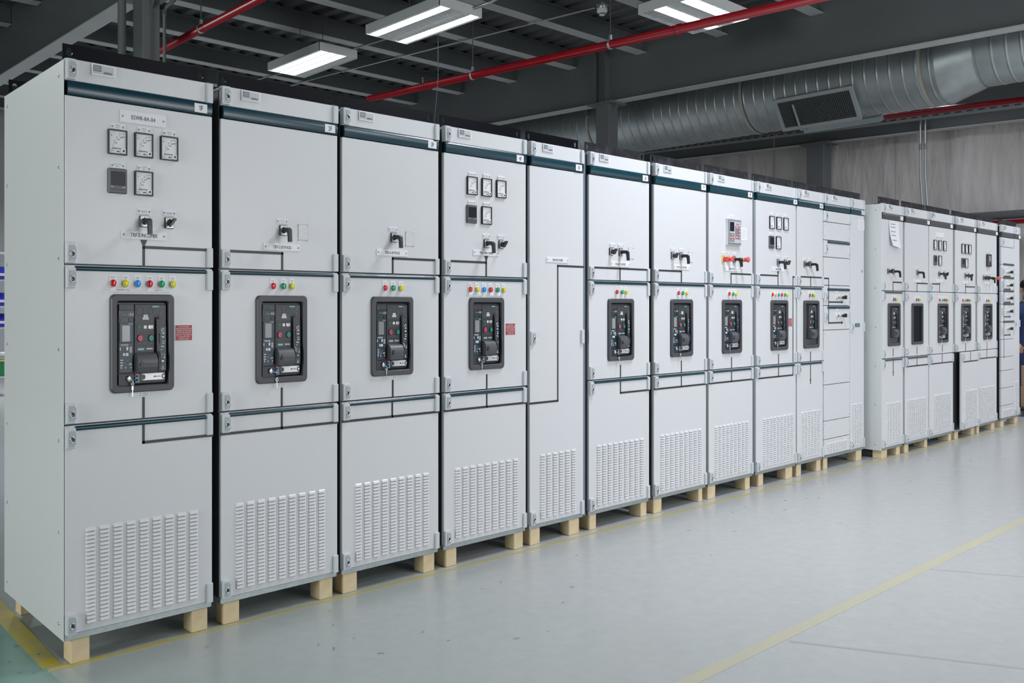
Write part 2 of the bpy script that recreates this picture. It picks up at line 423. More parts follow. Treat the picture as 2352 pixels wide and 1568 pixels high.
def p_meter(kind):
    a = MB(); w_, h_ = 0.0355, 0.0485
    ring(a, [(rrect(w_, h_, .001, 1), 0.0), (rrect(w_, h_, .001, 1), -0.009), (rrect(w_ - .0015, h_ - .0015, .001, 1), -0.0105), (rrect(w_ - .0035, h_ - .0038, .001, 1), -0.0105), (rrect(w_ - .0045, h_ - .005, .001, 1), -0.005)])
    d = MB(); d.box(-w_ + .003, w_ - .003, -0.005, 0.0, -h_ + .003, h_ - .003)
    px, pz = 0.0215, -0.0285
    sc = MB()
    for i in range(15):
        t = R(180 - 92 * i / 14); t2 = R(180 - 92 * (i + 1) / 14)
        for r_, th in ((0.052, .0003),):
            p = [(px + KX * (r_ + e) * math.cos(q), -0.0054, pz + (r_ + e) * 1.22 * math.sin(q)) for q in (t, t2) for e in (-th, th)]
            sc.add(p, [(0, 1, 3, 2)], 1)
    marks = ('0', '500', '1000', '1500', '2000') if kind == 'A' else ('0', '100', '200', '300', '400', '500')
    for i, q in enumerate(marks):
        t = R(176 - 84 * (i / (len(marks) - 1)) ** 0.85); r_ = 0.042
        sc.text(q, px + KX * r_ * math.cos(t), pz + r_ * 1.22 * math.sin(t), 0.0052, -0.0056, 0.75, 0)
        e = [(px + KX * rr * math.cos(t + dt), -0.0055, pz + rr * 1.22 * math.sin(t + dt)) for rr in (0.049, 0.055) for dt in (-.012, .012)]
        sc.add(e, [(0, 1, 3, 2)])
    sc.text(kind, -0.024, 0.026, 0.007, -0.0056, 0.75, 0)
    sc.box(-0.004, 0.006, -0.0056, -0.0052, -0.038, -0.034); sc.box(-0.029, -0.014, -0.0056, -0.0052, -0.0335, -0.0325, 0, 1); sc.box(-0.029, -0.018, -0.0056, -0.0052, -0.037, -0.036, 0, 1)
    nd = MB(); nd.box(-0.022, 0.018, -0.0072, -0.0062, pz + .003, pz + .0052)
    zc = MB(); zc.box(0.0115, 0.0305, -0.0085, -0.005, -0.0425, -0.0225, 0.001); zc.lathe((px, -0.0085, -0.0325), [(0.0042, 0), (0.0042, -0.002), (0.002, -0.0025)], 12, KX, m=1)
    return pt('ammeter' if kind == 'A' else 'voltmeter', a, BLK, [pt('dial', d, WHITE), pt('scale_marks', sc, [INK, INKG]), pt('needle', nd, INK), pt('pivot_cover', zc, [WHITE, BLK])])
METER = dict(A=p_meter('A'), V=p_meter('V'))
def p_digital():
    a = MB(); a.box(-0.0355, 0.0355, -0.010, 0, -0.0485, 0.0485, 0.003)
    sc = MB(); sc.box(-0.026, 0.028, -0.0108, -0.009, -0.018, 0.037)
    k = MB()
    for i in range(6): k.box(-0.029 + i * .0098, -0.022 + i * .0098, -0.0118, -0.0095, -0.036, -0.031, 0.0008)
    t = MB(); t.text('SIEMENS', -0.028, -0.0235, 0.004, -0.0106, 0.7, left=True, maxw=0.012); t.box(0.016, 0.028, -0.0106, -0.0098, -0.0245, -0.0225)
    return pt('digital_meter', a, METERD, [pt('display', sc, LCDD), pt('button_row', k, COVER), pt('lettering', t, INKW)])
DIGITAL = p_digital()
def p_relay():
    a = MB(); a.box(-0.058, 0.058, -0.02, 0, -0.068, 0.068, 0.003)
    b = MB(); b.box(-0.03, 0.022, -0.0212, -0.019, -0.01, 0.05)
    c = MB()
    for i in range(5): c.box(-0.04 + .0 * i, -0.025, -0.0212, -0.019, -0.05 + i * .008, -0.046 + i * .008)
    for i in range(4): c.box(0.03, 0.045, -0.0212, -0.019, -0.03 + i * .018, -0.022 + i * .018)
    return pt('protection_relay', a, BLK, [pt('display', b, LCD), pt('button_row', c, INKG)])
RELAY = p_relay()

def p_switch(style):
    red = style.startswith('red')
    a = MB(); a.box(-0.018, 0.018, -0.007, 0, -0.023, 0.023, 0.001); a.box(-0.0155, 0.0155, -0.0078, -0.0065, -0.0205, 0.0205, 0, 1)
    a.lathe((0, -0.0078, 0), [(0.0145, 0), (0.0135, -0.006), (0.0115, -0.0085)], 18, KX, m=2)
    for q in (-0.010, 0.0, 0.009): a.box(q - .002, q + .002, -0.0082, -0.0075, 0.0155, 0.018, 0, 3)
    h = MB()
    if 'lever' in style:
        if red:
            h.box(-0.010, 0.010, -0.040, -0.014, -0.024, 0.014, 0.003)
        else:
            h.lathe((0, -0.014, 0), [(0.011, 0), (0.010, -0.012), (0.008, -0.016)], 14, KX)
            prof = [(-0.020, 0.011), (-0.052, 0.009), (-0.066, 0.000), (-0.068, -0.020), (-0.070, -0.054), (-0.056, -0.055), (-0.053, -0.020), (-0.046, -0.009), (-0.020, -0.010)]
            h.prism(prof, -0.0075, 0.0075, axis='x')
        nm = 'lever_handle'
    else:
        h.lathe((0, -0.014, 0), [(0.0125, 0), (0.0115, -0.010), (0.010, -0.014)], 14, KX)
        c, s_ = math.cos(R(50)), math.sin(R(50))
        q = [(-.0052, -.019), (.0052, -.019), (.0052, .019), (0, .0225), (-.0052, .019)]
        q = [((x * s_ + z * c) * .85, -x * c + z * s_) for x, z in q]
        h.prism(q, -0.044, -0.022)
        nm = 'knob'
    hm = HANDR if red else BLK
    return pt('selector_switch', a, [YEL if red else BLK, SILV, HANDR if red else BLK, INK], [pt(nm, h, hm)])
SWITCH = {k: p_switch(k) for k in ('lever', 'knob', 'redlever', 'redknob')}
def p_estop():
    a = MB(); a.lathe((0, 0, 0), [(0.016, 0), (0.016, -0.012), (0.0145, -0.013), (0.0145, -0.036)], 20, KX, m=0); a.lathe((0, -0.036, 0), [(0.016, 0), (0.016, -0.005)], 20, KX, m=1)
    b = MB(); b.lathe((0, -0.040, 0), [(0.015, 0), (0.017, -0.022), (0.021, -0.027), (0.0215, -0.033), (0.017, -0.039), (0.006, -0.0415)], 24, KX)
    return pt('emergency_button', a, [BLK, YEL], [pt('mushroom_head', b, PINKR)])
ESTOP = p_estop()
def p_lamp(c):
    a = MB(); a.box(-0.0135, 0.0135, -0.002, 0.0005, -0.012, 0.035, 0.0006); a.lathe((0, -0.001, 0), [(0.0165, 0), (0.0165, -0.003), (0.0152, -0.0045)], 22, KX)
    a.box(-0.008, 0.008, -0.0025, -0.0015, 0.024, 0.0255, 0, 1); a.box(-0.006, 0.006, -0.0025, -0.0015, 0.0195, 0.021, 0, 1)
    b = MB(); b.lathe((0, -0.004, 0), [(0.0146, 0), (0.0146, -0.0065), (0.0138, -0.0090), (0.0110, -0.0108), (0.0060, -0.0118), (0.001, -0.0121)], 22, KX)
    return pt('indicator_lamp', a, [WHITE, INKG], [pt('lens', b, LENS[c])])
LAMP = {c: p_lamp(c) for c in LENS}
def p_caption(wd, txt):
    a = MB(); a.box(-wd / 2, wd / 2, -0.002, 0.0005, -0.008, 0.008, 0.0004)
    t = MB(); t.text(txt, 0, 0, 0.0055, -0.0026, 0.72, maxw=wd * .6)
    return pt('caption_strip', a, WHITE, [pt('lettering', t, INKG)])
CAPT = (p_caption(0.092, 'PHASE INDICATION'), p_caption(0.092, 'CB STATUS'))
def p_small():
    a = MB(); a.box(-0.023, 0.023, -0.002, 0.0005, -0.0105, 0.0105, 0.0004)
    t = MB()
    for z in (0.004, -0.004):
        t.box(-0.018, -0.008, -0.0026, -0.0018, z - .0012, z + .0012); t.box(-0.004, 0.018, -0.0026, -0.0018, z - .0012, z + .0012)
    return pt('label_plate', a, WHITE, [pt('lettering', t, INKG)])
SMALL = p_small()
def p_red():
    a = MB(); a.box(-0.036, 0.036, -0.0012, 0.0005, -0.0325, 0.0325, 0, 0); a.box(-0.0345, 0.0345, -0.0018, 0, -0.031, 0.031, 0, 1)
    t = MB(); ls = ['IN AUTO MODE,', 'BREAKER SHOULD NOT BE', 'TURNED OFF THRU PUSH', 'BUTTON OR SELECTOR', 'SWITCH IT WILL LEAD TO', 'ATS FAILURE WITH', 'GENERAL ALARM']
    for i, q in enumerate(ls): t.text(q, 0, 0.0245 - i * .0082, 0.0056, -0.0024, 0.78, maxw=0.064 * min(1, len(q) / 20))
    return pt('warning_label', a, [WHITE, SIGNR], [pt('lettering', t, INKW)])
REDL = p_red()
def p_blank():
    a = MB(); a.box(-0.025, 0.025, -0.002, 0.0005, -0.035, 0.035, 0.0006, 0)
    for x in (-0.023, 0.023):
        for z in (-0.034, 0.034): a.lathe((x, -0.002, z), [(0.0042, 0), (0.0042, -0.0015), (0.001, -0.002)], 10, KX, m=1)
        a.lathe((x, -0.0003, 0.050), [(0.0018, 0), (0.0018, -0.0004)], 8, KX, m=2)
    ring(a, [(rrect(.0255, .0355, .002, 1), -0.0002), (rrect(.0265, .0365, .002, 1), -0.0002)], 2)
    return pt('blanking_plate', a, [PAINT, ZINC, INKG])
BLANK = p_blank()

# ---- air circuit breaker; measured on the near one: pixel (140..948, 175..1455) spans 0.25 x 0.388 m
def U(x): return (x - 140) / 808 * 0.25 - 0.125
def V(y): return 0.194 - (y - 175) / 1280 * 0.388
def p_breaker(variant, keys):
    fr = MB(); o = (0.125, 0.194)
    ring(fr, [(rrect(*o, .022), 0.0), (rrect(*o, .022), -0.008), (rrect(o[0] - .004, o[1] - .004, .020), -0.013), (rrect(.104, .170, .014), -0.013), (rrect(.1015, .167, .012), -0.010), (rrect(.1015, .167, .012), 0.024)], 0, False)
    tr = MB(); tr.box(-0.104, 0.104, 0.021, 0.0235, -0.168, 0.168)
    kids = [pt('recess', tr, DARK)]
    if variant == 'empty':
        e = MB(); e.box(-0.100, 0.100, 0.0, 0.020, -0.165, 0.165, 0.002); kids.append(pt('empty_bay', e, BAY)); return pt('breaker_frame', fr, FRAME, kids)
    sl = MB(); sl.box(-0.0995, 0.0995, 0.010, 0.021, -0.165, 0.165, 0.004)
    if variant != 'right': kids.append(pt('chassis', sl, FACE2))
    dx = -0.018 if variant == 'right' else 0.0
    def bx(mb, x0, x1, y0, y1, d0, d1, b=0, m=0): mb.box(U(x0) + dx, U(x1) + dx, d0, d1, V(y1), V(y0), b, m)
    # main face
    f = MB(); bx(f, 447, 856, 305, 1196, 0.002, 0.012, 0.002)
    bx(f, 470, 692, 540, 940, 0.0012, 0.003, 0, 1); bx(f, 772, 852, 605, 1190, 0.0012, 0.003, 0, 2)
    for cx_, r_ in ((513, 60), (652, 40)):
        c0 = [(U(cx_) + dx + U_r * math.cos(t) * KX, V(397) + U_r * math.sin(t)) for U_r in (r_ / 1280 * .388,) for t in [2 * math.pi * i / 28 for i in range(28)]]
        c1 = [(U(cx_) + dx + (p[0] - U(cx_) - dx) * 1.07, V(397) + (p[1] - V(397)) * 1.05) for p in c0]
        ring(f, [(c0, 0.0014), (c1, 0.0014)], 3)
    bx(f, 697, 760, 470, 1185, 0.0008, 0.0035, 0, 3)
    f.lathe((U(728) + dx, 0.0008, V(470)), [(0.0105, 0), (0.0105, 0.002)], 18, 0.92, m=3)
    kids.append(pt('face_panel', f, [FACE, FACE2, BTEAL, DARK]))
    # inscriptions, icon column and little windows
    for q_ in ((558, 612, 443, 475), (547, 624, 478, 507)):
        t = MB(); bx(t, *q_, -0.0002, 0.001); bx(t, q_[0] + 8, q_[1] - 8, q_[2] + 11, q_[3] - 11, -0.0006, 0.0005, 0, 1); kids.append(pt('sticker', t, [INKW, INKG]))
    for q_, m_ in (((562, 600, 585, 626), INKW), ((622, 684, 583, 628), SILV), ((483, 532, 585, 626), GRND)):
        t = MB(); bx(t, *q_, 0.0002, 0.001)
        if m_ is SILV:
            for y_ in (590, 604, 618): bx(t, 640, 682, y_, y_ + 5, -0.0002, 0.0005, 0, 1)
        kids.append(pt('status_window', t, [m_, INKG]))
    t = MB(); bx(t, 485, 568, 880, 912, 0.0002, 0.001); t.text('SIEMENS', U(526) + dx, V(896), 0.0060, -0.0003, 0.75, 1, maxw=0.021); kids.append(pt('maker_tile', t, [CYAN, INKW]))
    t = MB(); bx(t, 592, 684, 878, 907, 0.0002, 0.001); bx(t, 604, 672, 890, 896, -0.0001, 0.0005, 0, 1); kids.append(pt('rating_tile', t, [INKG, SILV]))
    t = MB(); bx(t, 668, 760, 325, 346, 0.0002, 0.001); t.text('SIEMENS', U(714) + dx, V(336), 0.0042, -0.0003, 0.75, 1, maxw=0.024); kids.append(pt('maker_tile', t, [CYAN, INKW]))
    t = MB()
    for q, x, y in (('CONTACTS', 508, 652), ('READY', 582, 650), ('SPRING', 652, 650), ('OPEN', 514, 816), ('PUSH TO', 584, 816), ('CLOSE', 652, 816)):
        t.text(q, U(x) + dx, V(y), 0.0042, 0.0008, 0.7, 0, maxw=0.019)
    kids.append(pt('lettering', t, INKG)); t = MB()
    rnd = random.Random(3)
    for y in (655, 720, 800, 890, 985):
        for _ in range(5):
            x = rnd.uniform(782, 836); yy = y + rnd.uniform(-28, 30); ww, hh = rnd.uniform(6, 15), rnd.uniform(6, 14)
            t.lathe((U(x) + dx, 0.0008, V(yy)), [(hh / 1280 * .388, 0), (hh / 1280 * .38, -0.0004)], 7, KX, m=0)
    bx(t, 790, 838, 1048, 1078, 0.0002, 0.001, 0, 6); bx(t, 794, 822, 1053, 1072, -0.0002, 0.0006, 0, 3)
    bx(t, 806, 816, 1125, 1172, 0.0002, 0.001); bx(t, 798, 824, 1152, 1176, 0.0002, 0.001)
    for y in range(340, 600, 26):
        for x in (778, 800, 824):
            if rnd.random() < .75: bx(t, x, x + rnd.uniform(6, 17), y, y + rnd.uniform(3, 12), 0.0006, 0.001, 0, 7)
    kids.append(pt('icon_markings', t, [INKW, CYAN, GRNB, SILV, INKW, INKW, BLK, INKG]))
    for nm, x, mm, ch in (('open_button', 513, REDB, 'O'), ('close_button', 653, GRNB, 'I')):
        b = MB(); b.lathe((0, 0, 0), [(0.0150, 0.0025), (0.0150, -0.001), (0.0140, -0.001), (0.0135, 0.0)], 22, KX, m=1)
        b.lathe((0, 0, 0), [(0.0128, 0), (0.0128, -0.004), (0.0115, -0.0055)], 22, KX)
        b.text(ch, 0, 0, 0.007, -0.0062, 0.75, 1)
        kids.append(pt(nm, b, [mm, BLK], off=(U(x) + dx, 0, V(752))))
    # bulging cover over the spring drive
    c = MB(); n = 10; prof = []
    for i in range(n + 1):
        a = i / n; prof.append((0.002 - 0.034 * math.sin(a * math.pi / 2), V(940) - (V(940) - V(1070)) * (1 - math.cos(a * math.pi / 2))))
    prof += [(-0.030, V(1130)), (-0.024, V(1195)), (0.004, V(1195))]
    c.prism(prof, U(455) + dx, U(704) + dx, axis='x', sm=False)
    bx(c, 484, 512, 1040, 1075, -0.0345, -0.030, 0, 1); bx(c, 478, 518, 1078, 1112, -0.0362, -0.028, 0.001, 1)
    kids.append(pt('drive_cover', c, [COVER, BLK]))
    # charging lever
    l = MB(); lp = [(-0.001, V(492)), (-0.007, V(500)), (-0.011, V(620)), (-0.012, V(800)), (-0.015, V(930)), (-0.029, V(1005)), (-0.027, V(1110)), (-0.019, V(1110)), (-0.018, V(1010)), (-0.003, V(940)), (0.0, V(700))]
    l.prism(lp, U(716) + dx, U(752) + dx, axis='x'); bx(l, 742, 753.5, 690, 835, -0.0125, -0.006, 0, 1)
    kids.append(pt('charging_lever', l, [FACE2, DARK]))
    # electronic trip unit
    if variant != 'notrip':
        u = MB(); bx(u, 246, 441, 305, 1200, 0.004, 0.012, 0.001, 0)
        bx(u, 250, 440, 305, 386, 0.001, 0.005, 0.001, 1); bx(u, 250, 440, 388, 470, 0.002, 0.005, 0, 2); bx(u, 328, 428, 332, 378, 0.0004, 0.002, 0, 2); bx(u, 332, 424, 336, 374, 0.0001, 0.001, 0, 1)
        bx(u, 256, 426, 548, 806, 0.001, 0.005, 0.001, 3); bx(u, 256, 418, 815, 1192, 0.002, 0.005, 0, 3)
        bx(u, 256, 426, 480, 545, 0.0025, 0.005, 0, 3); bx(u, 272, 330, 496, 524, 0.001, 0.004, 0, 2); bx(u, 374, 424, 490, 530, 0.0, 0.004, 0.001, 2)
        kids.append(pt('trip_unit', u, [FACE2, FACE, BLK, BTEAL]))
        dsp = MB(); bx(dsp, 286, 388, 580, 792, 0.000, 0.003, 0.0008); kids.append(pt('display', dsp, LCD))
        ti = MB(); ti.text('Cubicle', U(292) + dx, V(437), 0.0100, 0.0004, 0.66, 0, left=True, maxw=0.0275); ti.text('BUS', U(384) + dx, V(437), 0.0108, 0.0004, 0.6, 1, left=True, maxw=0.016)
        ti.text('ETU76B', U(368) + dx, V(560), 0.0050, 0.0006, 0.7, 1, left=True, maxw=0.016); kids.append(pt('lettering', ti, [CYAN, INKW])); ti = MB()
        for x in range(276, 372, 14): bx(ti, x, x + 6, 822, 848, 0.0008, 0.002, 0, 1)
        for x0, x1, y0, y1 in ((262, 274, 866, 905), (342, 366, 862, 905), (385, 411, 865, 895), (385, 411, 902, 934), (301, 327, 942, 976), (336, 368, 940, 980), (266, 302, 1026, 1037), (266, 302, 1060, 1072), (266, 302, 1094, 1106), (374, 411, 1074, 1084), (374, 411, 1090, 1100)):
            bx(ti, x0, x1, y0, y1, 0.0008, 0.0022, 0, 1)
        bx(ti, 280, 334, 868, 900, 0.0008, 0.002, 0, 2); bx(ti, 392, 404, 874, 888, 0.0002, 0.001, 0, 2); bx(ti, 392, 404, 911, 926, 0.0002, 0.001, 0, 2); bx(ti, 362, 400, 992, 1010, 0.0006, 0.002, 0, 2)
        for x in (278, 330, 400): ti.lathe((U(x) + dx, 0.001, V(1130)), [(0.0038, 0), (0.0034, -0.0012)], 10, KX, m=1)
        for x0, x1, y0, y1 in ((322, 330, 1060, 1104), (340, 366, 1042, 1048), (338, 344, 1070, 1100), (348, 368, 1094, 1099)): bx(ti, x0, x1, y0, y1, 0.0008, 0.002, 0, 3)
        kids.append(pt('trip_unit_markings', ti, [CYAN, INKW, BLK, INKG]))
    # foot: key lock, position flags and crank slot
    if variant == 'notrip':
        k = MB(); bx(k, 246, 856, 1205, 1372, 0.0, 0.010, 0.002); kids.append(pt('foot_panel', k, FACE)); return pt('circuit_breaker', fr, FRAME, kids)
    k = MB(); bx(k, 246, 441, 1208, 1372, 0.002, 0.010, 0.001); k.lathe((U(370) + dx, 0.002, V(1275)), [(0.0125, 0), (0.0125, -0.006), (0.011, -0.008), (0.004, -0.008)], 18, KX, m=1)
    kids.append(pt('key_lock', k, [FACE2, ZINC]))
    g = MB(); bx(g, 453, 484, 1216, 1240, 0.000, 0.010); bx(g, 453, 484, 1258, 1288, 0.000, 0.010, 0, 1); bx(g, 453, 484, 1308, 1334, 0.000, 0.010, 0, 2); bx(g, 486, 514, 1216, 1334, 0.002, 0.010, 0, 3)
    kids.append(pt('position_flags', g, [REDB, LBLU, GRNB, INKG]))
    s_ = MB(); bx(s_, 518, 846, 1202, 1326, 0.002, 0.010, 0.001, 1)
    s_.prism(rrect((835 - 530) / 808 * .125, 0.0136, 0.0130, 5, U(683) + dx, V(1263)), -0.001, 0.003)
    s_.prism(rrect((831 - 534) / 808 * .125, 0.0126, 0.0120, 5, U(683) + dx, V(1263)), -0.0016, 0.0, 2)
    for x in (556, 814): s_.lathe((U(x) + dx, -0.0018, V(1263)), [(0.0098, 0.001), (0.0098, -0.0006)], 18, KX, m=1)
    s_.lathe((U(814) + dx, -0.0026, V(1263)), [(0.0052, 0.0), (0.0052, -0.0006)], 14, KX, m=2)
    bx(s_, 690, 712, 1252, 1272, -0.0022, 0.0, 0, 1); bx(s_, 718, 778, 1258, 1266, -0.0022, 0.0, 0, 1)
    kids.append(pt('crank_slot', s_, [WHITE, BLK, SILV]))
    ky = MB(); x, z = U(392) + dx, V(1290)
    if keys == 0:
        ky.tube([(x - .006, -0.012, z + .004), (x + .002, -0.020, z - .004), (x + .004, -0.018, z - .020), (x + .002, -0.014, z - .028)], 0.0014, 6)
        ky.lathe((x + .003, -0.016, z - .016), [(0.0075, 0), (0.0075, -0.0016), (0.0045, -0.0016), (0.0045, 0.0), (0.0075, 0)], 16, KX, cap1=False)
        ky.box(x - .001, x + .006, -0.0165, -0.0150, z - .040, z - .024, 0.0004); ky.box(x + .001, x + .0042, -0.0165, -0.0150, z - .066, z - .038, 0.0004)
    else:
        ky.tube([(x - .006, -0.012, z + .002), (x + .014, -0.022, z - .002), (x + .020, -0.020, z - .008), (x + .014, -0.018, z - .018)], 0.0013, 6)
        ky.lathe((x + .014, -0.018, z - .034), [(0.010, 0), (0.010, -0.0016), (0.003, -0.0016), (0.003, 0), (0.010, 0)], 16, KX, cap1=False)
        ky.box(x + .012, x + .016, -0.0196, -0.0178, z - .070, z - .042, 0.0004)
    kids.append(pt('keys', ky, ZINC))
    return pt('circuit_breaker', fr, FRAME, kids)
BREAKER = {}
def breaker(v, k):
    if (v, k) not in BREAKER: BREAKER[(v, k)] = p_breaker(v, k)
    return BREAKER[(v, k)]

def p_controller():
    a = MB(); hx, hz = 0.088, 0.095
    def rows(w0, e): # gently bowed front: pinched in the middle
        pts = []
        for i in range(9):
            q = -1 + 2 * i / 8; pts.append((w0 - e * (1 - q * q), q * hz))
        return [(x, z) for x, z in pts] + [(-x, z) for x, z in pts[::-1]]
    o = rows(hx, 0.006); a.prism(o, -0.018, 0, 0); a.prism([(x * .93, z * .93) for x, z in o], -0.022, -0.017, 1)
    a.prism([(x * .84, z * .82) for x, z in o], -0.0235, -0.021, 0)
    s_ = MB(); s_.box(-0.066, -0.012, -0.0245, -0.022, 0.005, 0.072)
    k = MB(); k.box(-0.068, -0.010, -0.0245, -0.022, -0.070, -0.008, 0, 1); k.box(0.000, 0.066, -0.0245, -0.022, -0.050, 0.044, 0, 1)
    for x, z in ((-.039, -.022), (-.058, -.040), (-.039, -.040), (-.020, -.040), (-.039, -.058), (.010, .034), (.026, .034), (.055, .030), (.055, .008), (.055, -.014), (.055, -.036), (.010, -.036), (.026, -.036)):
        k.box(x - .0075, x + .0075, -0.0262, -0.024, z - .007, z + .007, 0.001, 2); k.box(x - .004, x + .004, -0.0268, -0.0255, z - .004, z + .004, 0, 0)
    t = MB(); t.text('SIEMENS', 0.032, 0.058, 0.010, -0.0250, 0.75, maxw=0.062)
    return pt('control_screen', a, [SILV, EMBG], [pt('display', s_, LCDD), pt('keypad', k, [WHITE, EMBG, HANDR]), pt('lettering', t, SIGNR)])
CONTROLLER = p_controller()

